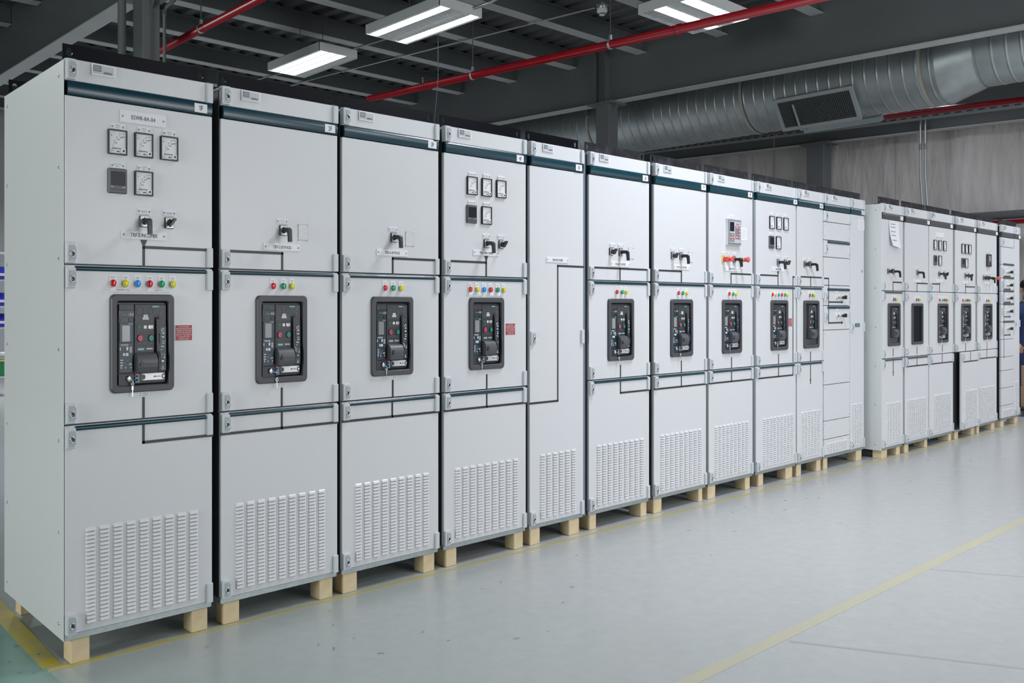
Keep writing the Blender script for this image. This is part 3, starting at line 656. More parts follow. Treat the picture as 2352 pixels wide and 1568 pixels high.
# ---------------------------------------------------------------- what is on each cabinet front (metres along the row, heights above the floor)
CABS = [
 {'name': '1F', 'D': 3.6, 'x0': 1.074, 'x1': 1.653, 'items': [('plate', 1.276, 1.455, 2.135, 2.086, 'ESWR-8A-04'), ('meter', 1.266, 2.004, 'A'), ('meter', 1.368, 2.004, 'A'), ('meter', 1.47, 2.004, 'A'), ('digital', 1.265, 1.852), ('meter', 1.368, 1.852, 'V'), ('mini', 1.266, 2.066, 'AMMETER|AM1-A'), ('mini', 1.368, 2.066, 'AMMETER|AM2-A'), ('mini', 1.47, 2.066, 'AMMETER|AM3-A'), ('mini', 1.266, 1.914, 'DIGITAL METER|MFM-A'), ('mini', 1.368, 1.914, 'VOLTMETER|VM-A'), ('switch', 1.369, 1.701, 'lever'), ('switch', 1.47, 1.701, 'knob'), ('mini', 1.369, 1.742, 'SELECTOR|'), ('mini', 1.47, 1.742, 'VOLTMETER|'), ('plate', 1.28, 1.457, 1.661, 1.628, 'TRF-5 INCOMER'), ('tri', 1.368, 1.628), ('line', [(1.368, 1.61), (1.368, 1.526)]), ('line', [(1.368, 1.598), (1.628, 1.598)]), ('lamps', [(1.248, 'red'), (1.296, 'yellow'), (1.343, 'blue'), (1.39, 'red'), (1.438, 'green'), (1.484, 'yellow')]), ('bars2',), ('breaker', 1.363, 'full', 0), ('red', 1.531, 1.253), ('small', 1.367, 1.01), ('line', [(1.367, 0.999), (1.367, 0.92)]), ('line', [(1.367, 0.897), (1.367, 0.818), (1.653, 0.818)]), ('vents', 1.147, 1.592, 9, 24)], 'emb': 1.212, 'tag': 1.601, 'label': 'grey switchgear cabinet tagged 1F with a tall exposed side panel'},
 {'name': '2F', 'D': 3.6, 'x0': 1.693, 'x1': 2.266, 'items': [('switch', 1.984, 1.701, 'lever'), ('mini', 1.98, 1.742, ''), ('blank', 2.085, 1.698), ('plate', 1.888, 2.068, 1.641, 1.61, 'TRF-5 BYPASS'), ('line', [(1.721, 1.598), (1.98, 1.598), (1.98, 1.526)]), ('lamps', [(1.933, 'red'), (1.984, 'green'), (2.027, 'yellow')]), ('breaker', 1.977, 'full', 1), ('small', 1.975, 1.01), ('line', [(1.978, 0.999), (1.978, 0.92)]), ('line', [(1.695, 0.818), (2.266, 0.818)]), ('line', [(1.978, 0.897), (1.978, 0.818)]), ('vents', 1.758, 2.201, 9, 24)], 'emb': 1.827, 'tag': 2.222, 'label': 'grey switchgear cabinet tagged 2F, right of the first black gap in the row'},
 {'name': '3F', 'D': 3.6, 'x0': 2.293, 'x1': 2.871, 'items': [('switch', 2.588, 1.701, 'lever'), ('mini', 2.583, 1.742, ''), ('blank', 2.686, 1.698), ('plate', 2.486, 2.671, 1.641, 1.61, 'TRF-6 BYPASS'), ('line', [(2.583, 1.526), (2.583, 1.598), (2.845, 1.598)]), ('lamps', [(2.534, 'red'), (2.583, 'green'), (2.631, 'yellow')]), ('breaker', 2.579, 'full', 0), ('small', 2.583, 1.01), ('line', [(2.583, 0.999), (2.583, 0.92)]), ('line', [(2.295, 0.818), (2.871, 0.818)]), ('line', [(2.58, 0.897), (2.58, 0.818)]), ('vents', 2.363, 2.808, 9, 24)], 'emb': 2.427, 'tag': 2.825, 'label': 'grey switchgear cabinet tagged 3F with a lever switch above a three-lamp row'},
 {'name': '4F', 'D': 3.6, 'x0': 2.908, 'x1': 3.5, 'items': [('meter', 3.097, 2.004, 'A'), ('meter', 3.201, 2.004, 'A'), ('meter', 3.307, 2.004, 'A'), ('digital', 3.093, 1.852), ('meter', 3.2, 1.852, 'V'), ('mini', 3.097, 2.066, 'AMMETER|'), ('mini', 3.201, 2.066, 'AMMETER|'), ('mini', 3.307, 2.066, 'AMMETER|'), ('mini', 3.093, 1.914, 'DIGITAL METER|'), ('mini', 3.2, 1.914, 'VOLTMETER|'), ('switch', 3.2, 1.701, 'lever'), ('switch', 3.308, 1.701, 'knob'), ('mini', 3.2, 1.742, ''), ('mini', 3.307, 1.742, ''), ('plate', 3.105, 3.292, 1.665, 1.635, 'TRF-6 INCOMER'), ('tri', 3.2, 1.635), ('line', [(3.2, 1.615), (3.2, 1.526)]), ('line', [(2.934, 1.598), (3.2, 1.598)]), ('lamps', [(3.082, 'red'), (3.132, 'yellow'), (3.181, 'blue'), (3.228, 'red'), (3.28, 'green'), (3.326, 'yellow')]), ('bars2',), ('breaker', 3.201, 'full', 0), ('red', 3.379, 1.235), ('small', 3.204, 1.005), ('line', [(3.204, 0.994), (3.204, 0.92)]), ('line', [(2.911, 0.818), (3.5, 0.818)]), ('line', [(3.204, 0.897), (3.204, 0.818)]), ('vents', 2.978, 3.439, 9, 24)], 'emb': 3.047, 'tag': 3.448, 'label': 'grey switchgear cabinet tagged 4F with five meters and a red notice'},
 {'name': '5F', 'D': 3.6, 'x0': 3.531, 'x1': 3.982, 'items': [('plate', 3.661, 3.849, 1.646, 1.617, '2000 BUS RISER'), ('line', [(3.982, 1.598), (3.759, 1.598), (3.759, 0.8099999999999999), (3.531, 0.8099999999999999)]), ('vents', 3.612, 3.913, 6, 24)], 'emb': 3.676, 'tag': 3.934, 'label': 'narrow grey switchgear cabinet tagged 5F with one tall plain door', 'special': 'tall'},
 {'name': '6F', 'D': 3.6, 'x0': 4.033, 'x1': 4.618, 'items': [('switch', 4.236, 1.701, 'knob'), ('switch', 4.328, 1.701, 'lever'), ('mini', 4.248, 1.742, ''), ('mini', 4.328, 1.742, ''), ('blank', 4.429, 1.698), ('plate', 4.232, 4.418, 1.641, 1.61, 'MAIN COUPLER'), ('line', [(4.069, 1.598), (4.591, 1.598)]), ('line', [(4.324, 1.598), (4.324, 1.526)]), ('lamps', [(4.286, 'red'), (4.337, 'green'), (4.379, 'yellow')]), ('breaker', 4.328, 'full', 1), ('small', 4.332, 1.005), ('line', [(4.328, 0.994), (4.328, 0.92)]), ('line', [(4.328, 0.897), (4.328, 0.818), (4.618, 0.818)]), ('vents', 4.101, 4.56, 9, 24)], 'emb': 4.17, 'tag': 4.569, 'label': 'grey switchgear cabinet tagged 6F, right of the tall plain door'},
 {'name': '7F', 'D': 3.6, 'x0': 4.669, 'x1': 5.26, 'items': [('switch', 4.869, 1.701, 'knob'), ('switch', 4.964, 1.701, 'lever'), ('mini', 4.872, 1.742, ''), ('mini', 4.967, 1.742, ''), ('blank', 5.072, 1.698), ('plate', 4.875, 5.059, 1.641, 1.61, 'BYPASS COUPLER'), ('line', [(4.71, 1.598), (4.969, 1.598), (4.969, 1.526)]), ('lamps', [(4.928, 'red'), (4.977, 'green'), (5.024, 'yellow')]), ('breaker', 4.967, 'full', 1), ('small', 4.969, 1.005), ('line', [(4.969, 0.994), (4.969, 0.92)]), ('line', [(4.673, 0.818), (5.26, 0.818)]), ('line', [(4.969, 0.897), (4.969, 0.818)]), ('vents', 4.736, 5.203, 9, 24)], 'emb': 4.814, 'tag': 5.218, 'label': 'grey switchgear cabinet tagged 7F with a knob and a lever switch'},
 {'name': '8F', 'D': 3.6, 'x0': 5.292, 'x1': 5.859, 'items': [('controller', 5.588, 1.897), ('mini', 5.582, 2.01, ''), ('paper', 5.674, 5.777, 1.939, 1.848), ('switch', 5.468, 1.701, 'redlever'), ('switch', 5.535, 1.701, 'redknob'), ('switch', 5.611, 1.701, 'lever'), ('estop', 5.685, 1.701), ('mini', 5.468, 1.742, ''), ('mini', 5.535, 1.742, ''), ('mini', 5.611, 1.742, ''), ('plate', 5.487, 5.662, 1.648, 1.617, 'GEN BYPASS'), ('line', [(5.571, 1.526), (5.571, 1.598), (5.85, 1.598)]), ('lamps', [(5.537, 'red'), (5.588, 'green'), (5.628, 'yellow')]), ('breaker', 5.577, 'full', 0), ('small', 5.582, 1.005), ('line', [(5.577, 0.994), (5.577, 0.92)]), ('line', [(5.297, 0.818), (5.859, 0.818)]), ('line', [(5.577, 0.897), (5.577, 0.818)]), ('vents', 5.362, 5.799, 9, 24)], 'emb': 5.443, 'tag': 5.814, 'label': 'grey switchgear cabinet tagged 8F with a red emergency button and control screen'},
 {'name': '9F', 'D': 3.6, 'x0': 5.907, 'x1': 6.494, 'items': [('meter', 6.127, 2.004, 'A'), ('meter', 6.229, 2.004, 'A'), ('meter', 6.333, 2.004, 'A'), ('digital', 6.12, 1.852), ('meter', 6.222, 1.852, 'V'), ('mini', 6.127, 2.066, ''), ('mini', 6.229, 2.066, ''), ('mini', 6.333, 2.066, ''), ('mini', 6.12, 1.914, ''), ('mini', 6.222, 1.914, ''), ('switch', 6.222, 1.701, 'lever'), ('switch', 6.327, 1.701, 'knob'), ('mini', 6.222, 1.742, ''), ('mini', 6.327, 1.742, ''), ('plate', 6.131, 6.312, 1.663, 1.633, 'GEN INCOMER'), ('tri', 6.222, 1.633), ('line', [(6.222, 1.615), (6.222, 1.526)]), ('line', [(5.971, 1.598), (6.222, 1.598)]), ('line', [(6.494, 1.594), (6.447, 1.594), (6.447, 1.526)]), ('lamps', [(6.13, 'red'), (6.178, 'yellow'), (6.222, 'blue'), (6.266, 'red'), (6.314, 'green'), (6.353, 'yellow')]), ('breaker', 6.235, 'full', 0), ('red', 6.396, 1.235), ('small', 6.229, 1.005), ('line', [(6.447, 1.49), (6.447, 0.925)]), ('line', [(6.229, 0.994), (6.229, 0.92)]), ('line', [(5.94, 0.818), (6.447, 0.818), (6.447, 0.897)]), ('line', [(6.229, 0.897), (6.229, 0.818)]), ('vents', 6.002, 6.447, 9, 24)], 'emb': 6.083, 'tag': 6.474, 'label': 'grey switchgear cabinet tagged 9F with five meters, between the emergency button and the narrow cabinet'},
 {'name': '10F', 'D': 3.6, 'x0': 6.515, 'x1': 6.934, 'items': [('switch', 6.635, 1.701, 'knob'), ('switch', 6.724, 1.701, 'lever'), ('mini', 6.639, 1.742, ''), ('mini', 6.724, 1.742, ''), ('line', [(6.549, 1.598), (6.926, 1.598)]), ('line', [(6.731, 1.598), (6.731, 1.526)]), ('lamps', [(6.702, 'red'), (6.745, 'green'), (6.781, 'yellow')]), ('breaker', 6.734, 'notrip', 0), ('small', 6.731, 1.005), ('line', [(6.727, 0.994), (6.727, 0.92)]), ('line', [(6.727, 0.897), (6.727, 0.735)]), ('down', 6.727, 0.735), ('vents', 6.583, 6.875, 6, 24)], 'emb': 6.66, 'tag': 6.897, 'label': 'narrow grey switchgear cabinet tagged 10F with an arrow line down its lower door'},
 {'name': '11F', 'D': 3.6, 'x0': 6.949, 'x1': 7.681, 'items': [('split', 7.417), ('paper', 7.577, 7.686, 2.123, 2.034), ('vents', 7.445, 7.635, 4, 24)], 'emb': 7.137, 'tag': 7.648, 'label': 'grey distribution cabinet tagged 11F with stacked plug-in compartments, end of the near row', 'special': 'comp1'},
 {'name': 'A', 'D': 3.5, 'x0': 7.82, 'x1': 8.256, 'items': [('sheet', 7.953, 8.162, 2.13, 1.905), ('switch', 7.944, 1.676, 'knob'), ('switch', 8.052, 1.676, 'lever'), ('mini', 8.043, 1.72, ''), ('line', [(8.043, 1.5), (8.043, 1.58), (8.237, 1.58)]), ('lamps', [(8.038, 'red'), (8.07, 'green'), (8.102, 'yellow')]), ('breaker', 8.057, 'notrip', 0), ('small', 8.052, 0.99), ('line', [(8.048, 0.98), (8.048, 0.915)]), ('line', [(8.048, 0.89), (8.048, 0.735)]), ('down', 8.048, 0.735), ('vents', 7.917, 8.19, 5, 24)], 'emb': 7.984, 'tag': 8.214, 'label': 'narrow grey cabinet with a paper sheet taped on, first of the far row', 'strip_dark': 1, 'strips': (1, 1)},
 {'name': 'B', 'D': 3.5, 'x0': 8.303, 'x1': 8.834, 'items': [('switch', 8.575, 1.68, 'lever'), ('mini', 8.575, 1.725, ''), ('plate', 8.483, 8.662, 1.616, 1.586, ''), ('line', [(8.565, 1.5), (8.565, 1.58), (8.818, 1.58)]), ('lamps', [(8.536, 'red'), (8.581, 'green'), (8.621, 'yellow')]), ('breaker', 8.565, 'empty', 0), ('small', 8.565, 0.99), ('line', [(8.565, 0.98), (8.565, 0.915)]), ('line', [(8.332, 0.8), (8.829, 0.8)]), ('line', [(8.565, 0.89), (8.565, 0.8)]), ('vents', 8.341, 8.767, 9, 24)], 'emb': 8.462, 'tag': 8.818, 'label': 'grey cabinet of the far row with an empty black breaker opening', 'strip_dark': 1, 'strips': (0, 1)},
 {'name': 'B2', 'D': 3.5, 'x0': 8.855, 'x1': 9.448, 'items': [('plate', 9.002, 9.207, 2.088, 2.043, ''), ('meter', 8.989, 1.962, 'A'), ('meter', 9.106, 1.962, 'A'), ('meter', 9.224, 1.962, 'A'), ('digital', 8.989, 1.812), ('meter', 9.106, 1.812, 'V'), ('mini', 8.991, 2.026, ''), ('mini', 9.109, 2.026, ''), ('mini', 9.224, 2.026, ''), ('mini', 8.991, 1.874, ''), ('mini', 9.109, 1.874, ''), ('switch', 9.093, 1.68, 'lever'), ('switch', 9.213, 1.68, 'knob'), ('mini', 9.104, 1.725, ''), ('mini', 9.218, 1.725, ''), ('plate', 8.996, 9.213, 1.631, 1.596, ''), ('line', [(8.87, 1.58), (9.104, 1.58)]), ('line', [(9.104, 1.6), (9.104, 1.5)]), ('lamps', [(9.082, 'red'), (9.125, 'yellow'), (9.169, 'blue'), (9.213, 'red'), (9.257, 'green'), (9.301, 'yellow')]), ('breaker', 9.18, 'right', 0), ('small', 9.18, 0.99), ('line', [(9.174, 0.98), (9.174, 0.915)]), ('line', [(8.891, 0.8), (9.448, 0.8)]), ('line', [(9.169, 0.89), (9.169, 0.8)]), ('vents', 8.965, 9.38, 9, 24)], 'emb': 8.949, 'tag': 9.391, 'label': 'grey cabinet of the far row with five meters below a broad white name plate', 'strip_dark': 1, 'strips': (0, 0)},
 {'name': 'C', 'D': 3.5, 'x0': 9.505, 'x1': 10.062, 'items': [('meter', 9.703, 1.957, 'A'), ('meter', 9.799, 1.957, 'A'), ('meter', 9.892, 1.957, 'A'), ('digital', 9.698, 1.81), ('meter', 9.796, 1.81, 'V'), ('mini', 9.703, 2.021, ''), ('mini', 9.799, 2.021, ''), ('mini', 9.892, 2.021, ''), ('mini', 9.698, 1.872, ''), ('mini', 9.796, 1.872, ''), ('switch', 9.775, 1.68, 'lever'), ('switch', 9.865, 1.68, 'knob'), ('mini', 9.781, 1.725, ''), ('mini', 9.871, 1.725, ''), ('plate', 9.698, 9.871, 1.625, 1.595, ''), ('line', [(9.781, 1.6), (9.781, 1.5)]), ('line', [(9.781, 1.565), (10.031, 1.565)]), ('lamps', [(9.687, 'red'), (9.729, 'yellow'), (9.772, 'blue'), (9.815, 'red'), (9.859, 'green'), (9.903, 'yellow')]), ('breaker', 9.787, 'full', 0), ('small', 9.787, 0.99), ('line', [(9.781, 0.98), (9.781, 0.905)]), ('line', [(9.644, 0.79), (10.043, 0.79)]), ('line', [(9.835, 0.885), (9.835, 0.79)]), ('vents', 9.691, 10.006, 8, 24)], 'emb': 9.68, 'tag': 10.031, 'label': 'grey cabinet of the far row whose lower door stands off its frame', 'strip_dark': 1, 'open_lower': 0.09, 'strips': (0, 0)},
 {'name': 'D', 'D': 3.5, 'x0': 10.118, 'x1': 10.695, 'items': [('relay', 10.431, 1.86), ('mini', 10.427, 1.955, ''), ('switch', 10.297, 1.668, 'knob'), ('switch', 10.368, 1.668, 'knob'), ('switch', 10.453, 1.668, 'lever'), ('estop', 10.56, 1.668), ('mini', 10.297, 1.712, ''), ('mini', 10.375, 1.712, ''), ('mini', 10.453, 1.712, ''), ('plate', 10.31, 10.501, 1.628, 1.598, ''), ('lamps', [(10.369, 'red'), (10.422, 'green'), (10.475, 'yellow')]), ('breaker', 10.411, 'full', 0), ('small', 10.401, 0.985), ('line', [(10.401, 0.975), (10.401, 0.905)]), ('line', [(10.143, 0.8), (10.695, 0.8)]), ('line', [(10.394, 0.885), (10.394, 0.8)]), ('vents', 10.169, 10.641, 8, 24)], 'emb': 10.284, 'tag': 10.681, 'label': 'grey cabinet of the far row with a black relay and red push button', 'strip_dark': 1, 'strips': (0, 0)},
 {'name': 'E', 'D': 3.5, 'x0': 10.847, 'x1': 11.45, 'items': [('split', 11.263), ('vents', 11.292, 11.434, 4, 24)], 'emb': 10.959, 'tag': 11.434, 'label': 'grey distribution cabinet with five plug-in compartments, last of the far row', 'strip_dark': 1, 'special': 'comp2'},
]

# ================================================================ cabinets
def louvres(mb, xL, xR, zB, zT, cols, rows):
    pitch = (xR - xL) / (cols - 1 + 0.76); wd = pitch * 0.76; ph = (zT - zB) / rows
    for i in range(cols):
        x0 = xL + i * pitch; x1 = x0 + wd; e = wd * 0.12
        for j in range(rows):
            zt = zT - j * ph; zb = zt - ph * 0.92; zm = zt - ph * 0.30; y1, y2 = -0.0042, -0.0075
            v = [(x0 + e * .5, 0, zt), (x1 - e * .5, 0, zt), (x0 + e, y1, zm), (x1 - e, y1, zm), (x0 + e, y2, zb), (x1 - e, y2, zb), (x0, 0, zm), (x1, 0, zm), (x0, 0, zb), (x1, 0, zb)]
            mb.add(v, [(0, 1, 3, 2), (2, 3, 5, 4), (0, 2, 6), (2, 4, 8, 6), (1, 7, 3), (3, 7, 9, 5)], 0)
            mb.add(v, [(4, 5, 9, 8)], 1)
def strip_profile(mb, xa, xb, zt, zb, out=0.006, m=0):
    h = zt - zb; n = 7
    pr = [(0.0, zt)] + [(-out * math.sin(math.pi * (0.12 + 0.88 * i / n) / 1.15), zt - h * (0.04 + 0.92 * i / n)) for i in range(n + 1)] + [(0.0, zb)]
    mb.prism(pr, xa, xb, axis='x', m=m, sm=True)
def door(cab, xa, xb, za, zb, hole=None, off=(0, 0, 0), name='door'):
    mb = MB()
    if hole:
        cx, cz, hx, hz = hole
        mb.box(xa, cx - hx, 0, .022, za, zb); mb.box(cx + hx, xb, 0, .022, za, zb)
        mb.box(cx - hx, cx + hx, 0, .022, za, cz - hz); mb.box(cx - hx, cx + hx, 0, .022, cz + hz, zb)
    else: mb.box(xa, xb, 0, .022, za, zb, .0016)
    return mb.build(name, PAINT, cab, off)
def mimic(cab, pts, wd=0.0115):
    mb = MB()
    for (xa, za), (xb, zb) in zip(pts, pts[1:]):
        h = wd / 2; hx = h * 0.82
        mb.box(min(xa, xb) - hx, max(xa, xb) + hx, -0.0016, 0.0002, min(za, zb) - h, max(za, zb) + h)
    return mb.build('mimic_line', TAPE, cab)
def arrow(cab, xa, xb, z, down=False):
    mb = MB()
    if down: mb.prism([(xa - .011, z + .035), (xa + .011, z + .035), (xa, z)], -0.0017, 0.0)
    else:
        mb.box(xa, xb - .02, -0.0016, 0, z - .006, z + .006); mb.prism([(xb - .03, z - .015), (xb, z), (xb - .03, z + .015)], -0.0017, 0.0)
    return mb.build('mimic_arrow', TAPE, cab)

ZB = 0.094
def build_cabinet(c, first=False, end_left=False):
    dz = 0.0 if c['D'] == 3.6 else -0.02
    zb = ZB + dz
    x0 = c['x0']; W = c['x1'] - x0; D = c['D']
    far = c['D'] != 3.6
    cab = thing('switchgear_cabinet', c['label'], 'electrical cabinet', (x0, D, zb), 'far row of grey cabinets' if far else 'near row of grey cabinets')
    zz = lambda z: z - ZB                       # nominal height above the floor -> local (near row levels)
    zi = lambda z: z - zb                       # measured height -> local
    xx = lambda X: X - x0
    STRIP = CHAR if c.get('strip_dark') else TEAL
    # carcass, foot frame, side panels, roof
    mb = MB(); mb.box(-.002, W + .002, .0235, .80, .024, 2.19); mb.build('carcass', CARC, cab)
    mb = MB(); mb.box(0.0, W, .006, .80, 0, .0235, .001); mb.build('foot_frame', GALV, cab)
    for side in (0, 1):
        if side == 0 and not end_left: continue
        xs = (-.0045, -.0022) if side == 0 else (W + .0022, W + .0045)
        mb = MB(); mb.box(xs[0], xs[1], .002 if side == 0 and first else .03, .826, .002, 2.2, .0005)
        sp = mb.build('side_panel', PAINT2, cab)
        if side == 0:
            for y in (.055, .775):
                for k in range(7):
                    s = MB(); s.lathe((xs[0], y, 0.058 + k * .348), [(0.0068, 0), (0.0068, -0.0012), (0.005, -0.0026), (0.002, -0.0028)], 12, 1, 'x'); s.build('screw', ZINC, sp)
    mb = MB(); mb.box(-.004, W + .004, .012, .82, 2.19, 2.2005, .001); mb.build('roof_plate', PAINT2, cab)
    if first or far:
        mb = MB()
        mb.box(-.002, .006, .0225, .0235, .03, 2.16)
        for k in range(70): mb.box(.0005, .0040, .0215, .0228, .05 + k * .03, .066 + k * .03, 0, 1)
        mb.build('perforated_post', [SLATE, DARK], cab)
    if c['name'] in ('5F', '8F', 'D'):
        mb = MB(); mb.box(W + .004, W + .028, .008, .05, .004, 2.196, .001); mb.build('corner_post', POST, cab)
    # lifting rails, front and rear
    for y in (.032, .775):
        mb = MB(); xr = (.001, W - .012)
        hole_plate(mb, xr[0], xr[1], 2.2, 2.268, y, y + .006, [(xr[0] + .024, 2.238, .0115, .0165), (xr[1] - .024, 2.238, .0115, .0165)])
        mb.box(xr[0], xr[1], y, y + .05, 2.2, 2.206)
        mb.build('lifting_rail', RAILW if x0 > 3.6 else RAIL, cab)
    # header
    sp = c.get('special'); items = c['items']
    split = next((xx(i[1]) for i in items if i[0] == 'split'), None)
    cols = [(0.0, W)] if split is None else [(0.0, split - .006), (split, W)]
    for a, b in cols:
        mb = MB(); mb.box(a, b - .0005, 0, .022, 2.124, 2.206, .0016); h = mb.build('header_panel', PAINT, cab)
        mb = MB(); strip_profile(mb, a + .009, b - .002, 2.123, 2.069, .007); mb.box(a + .009, b - .002, 0, .02, 2.069, 2.123); mb.build('header_strip', STRIP, cab)
        spawn(LATCH, cab, (a + .020, 0, 2.166)); spawn(HINGE, cab, (b - .0125, 0, 2.163))
    if 'emb' in c: spawn(EMBLEM, cab, (xx(c['emb']), 0, 2.181))
    def pair(z, a=0.0, b=W, par=None):
        spawn(LATCH, par or cab, (a + .019, 0, z)); spawn(HINGE, par or cab, (b - .0125, 0, z))
    br = next((i for i in items if i[0] == 'breaker'), None)
    BZ = 1.195 if far else 1.215
    lower_parent = cab
    vent_par = None
    if sp == 'tall':
        d = door(cab, 0, W, zz(.119), zz(2.160)); vent_par = d
        pair(zz(1.180)); pair(zz(.155))
    elif sp in ('comp1', 'comp2'):
        a, b = cols[0]
        if sp == 'comp1':
            lv = [2.160, 2.066, 1.914, 1.7725, 1.537, 1.3675, 1.1625, .7065, .4045, .2515, .119]
            lat = [2.115, 1.845, 1.440, 1.275]; strips = [1.912, 1.514, 1.363]; comp = [(1.436, 1.397), (1.281, 1.222)]
        else:
            lv = [2.160, 2.051, 1.852, 1.703, 1.553, 1.406, 1.205, 1.007, .809, .657, .459, .261, .119]
            lat = [2.11, 1.775, 1.625, 1.478, 1.328, 1.11]; strips = [1.868, 1.716, 1.566, 1.419, 1.218]; comp = [(1.768, 1.722), (1.620, 1.575), (1.472, 1.427), (1.322, 1.262), (1.125, 1.055)]
        for i, (t, u) in enumerate(zip(lv, lv[1:])):
            d = door(cab, a, b, zz(u) + .0025, zz(t) - .0025, name='compartment_front')
            if i == len(lv) - 2:
                mb = MB(); louvres(mb, a + .055, b - .06, .030, zz(.219), 7, 7); mb.build('vent_louvres', [PAINT, DARK], d)
            if i >= len(lv) - 5 or i == 1:
                mb = MB(); [mb.lathe((x, 0, z), [(.0045, 0), (.0045, -.001), (.001, -.0015)], 8, KX) for x in (a + .012, b - .012) for z in (zz(u) + .03, zz(t) - .03)]; mb.build('screws', INKG, d)
        for z in lat: spawn(LATCH, cab, (a + .025, 0, zz(z))); spawn(HINGE, cab, (b - .006, 0, zz(z)))
        for z in strips:
            mb = MB(); strip_profile(mb, a + .065, b - .012, zz(z), zz(z - .024), .009); mb.build('grip_strip', STRIP if sp == 'comp1' else CHAR, cab)
        xc = a + (.218 if sp == 'comp1' else .165); st = .054 if sp == 'comp1' else .045
        for zc, za in comp:
            for k, m_ in enumerate((LRED, LGRN)):
                p = MB(); p.box(-.011, .011, -.003, 0, -.012, .028, .0005); p.lathe((0, -.003, 0), [(.013, 0), (.013, -.012), (.010, -.014)], 14, KX, m=1)
                l = MB(); l.lathe((0, -.016, 0), [(.010, 0), (.010, -.006), (.004, -.009)], 14, KX)
                spawn(pt('push_button', p, [WHITE, ZINC], [pt('button_cap', l, m_)]), cab, (xc + k * st, 0, zz(zc)))
            p = MB(); p.box(-.011, .011, -.003, 0, -.012, .028, .0005); p.lathe((0, -.003, 0), [(.013, 0), (.013, -.012), (.012, -.014)], 14, KX, m=1)
            l = MB(); l.lathe((0, -.016, 0), [(.013, 0), (.013, -.014)], 14, KX); l.box(-.004, .004, -.042, -.018, -.014, .018, .001)
            spawn(pt('selector_switch', p, [WHITE, BLK], [pt('knob', l, BLK)]), cab, (xc + 2 * st, 0, zz(zc)))
            mb = MB(); mb.box(xc - .018, xc + .032, -.003, 0, zz(zc) + .042, zz(zc) + .062, .0005); mb.build('label_plate', WHITE, cab)
            arrow(cab, a + .082, a + (.34 if sp == 'comp1' else .30), zz(za))
        top = zz(1.594) if sp == 'comp1' else zz(comp[0][0] + .06)
        if sp == 'comp1': mimic(cab, [(0.0, top), (a + .082, top), (a + .082, zz(comp[-1][1]))])
        else: mimic(cab, [(a + .082, zz(comp[0][1])), (a + .082, zz(.80))])
        a, b = cols[1]
        vent_par = door(cab, a, b, zz(.119), zz(2.160)); pair(zz(1.18), a, b); pair(zz(.158), a, b)
        if sp == 'comp1':
            p = MB(); p.box(-.044, .044, -.0015, .0002, -.016, .016); t = MB(); t.text('AC 240V', 0, 0, .012, -.0022, .75, maxw=.06)
            spawn(pt('sign', p, SIGNG, [pt('lettering', t, INKW)]), cab, (xx(7.553), 0, zz(1.196)))
            p = MB(); p.lathe((0, 0, 0), [(.011, 0), (.011, -.004), (.008, -.006)], 14, KX); p.build('lock', INKG, cab, (xx(7.639), 0, zz(1.671)))
    else:
        st = c.get('strips', (1, 1))
        door(cab, 0, W, zz(1.5235), zz(2.160)); pair(zz(1.565))
        hole = (xx(br[1]), zi(BZ), .103, .169)
        door(cab, 0, W, zz(.9155), zz(1.5175), hole); pair(zz(1.470)); pair(zz(.957))
        op = c.get('open_lower', 0)
        vent_par = door(cab, op, W, zz(.119), zz(.9085), off=(0, -.03 if op else 0, 0))
        if op:
            pair(zz(.860), op, W, vent_par); pair(zz(.157), op, W, vent_par)
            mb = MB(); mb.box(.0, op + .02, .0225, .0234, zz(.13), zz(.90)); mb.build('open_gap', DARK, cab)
        else: pair(zz(.862)); pair(zz(.157))
        for on, z in zip(st, (1.5155, .9065)):
            if on:
                mb = MB(); strip_profile(mb, .036, W - .028, zz(z), zz(z - .0185), .007); mb.build('grip_strip', STRIP, cab)
        if not st[0] and not st[1]: pass
    for it in items:
        k = it[0]
        if k == 'plate': spawn(p_plate(it[2] - it[1], it[3] - it[4], it[5]), cab, (xx((it[1] + it[2]) / 2), 0, zi((it[3] + it[4]) / 2)))
        elif k == 'meter': spawn(METER[it[3]], cab, (xx(it[1]), 0, zi(it[2])))
        elif k == 'digital': spawn(DIGITAL, cab, (xx(it[1]), 0, zi(it[2])))
        elif k == 'relay': spawn(RELAY, cab, (xx(it[1]), 0, zi(it[2])))
        elif k == 'controller': spawn(CONTROLLER, cab, (xx(it[1]), 0, zi(it[2])))
        elif k == 'mini':
            if it[3] not in MINI: MINI[it[3]] = p_mini(it[3])
            spawn(MINI[it[3]], cab, (xx(it[1]), 0, zi(it[2])))
        elif k == 'switch': spawn(SWITCH[it[3]], cab, (xx(it[1]), 0, zi(it[2])))
        elif k == 'estop': spawn(ESTOP, cab, (xx(it[1]), 0, zi(it[2])))
        elif k == 'blank': spawn(BLANK, cab, (xx(it[1]), 0, zi(it[2])))
        elif k == 'red': spawn(REDL, cab, (xx(it[1]), 0, zi(it[2])))
        elif k == 'small': spawn(SMALL, cab, (xx(it[1]), 0, zi(it[2])))
        elif k == 'breaker': spawn(breaker(it[2], it[3]), cab, (xx(it[1]), 0, zi(BZ)))
        elif k == 'lamps':
            for x, cc in it[1]: spawn(LAMP[cc], cab, (xx(x), 0, zi(1.452 if not far else 1.425)), cc + ' indicator lamp')
            lamps = it[1]
        elif k == 'bars2':
            for j in (0, 1): spawn(CAPT[j], cab, (xx(lamps[1 + 3 * j][0]) - .010, 0, zi(1.4265)))
        elif k == 'line':
            ml = mimic(cab, [(xx(x), zi(z)) for x, z in it[1]])
            if c.get('open_lower') and max(z for _, z in it[1]) < .9: ml.location.y = -.03
        elif k == 'tri':
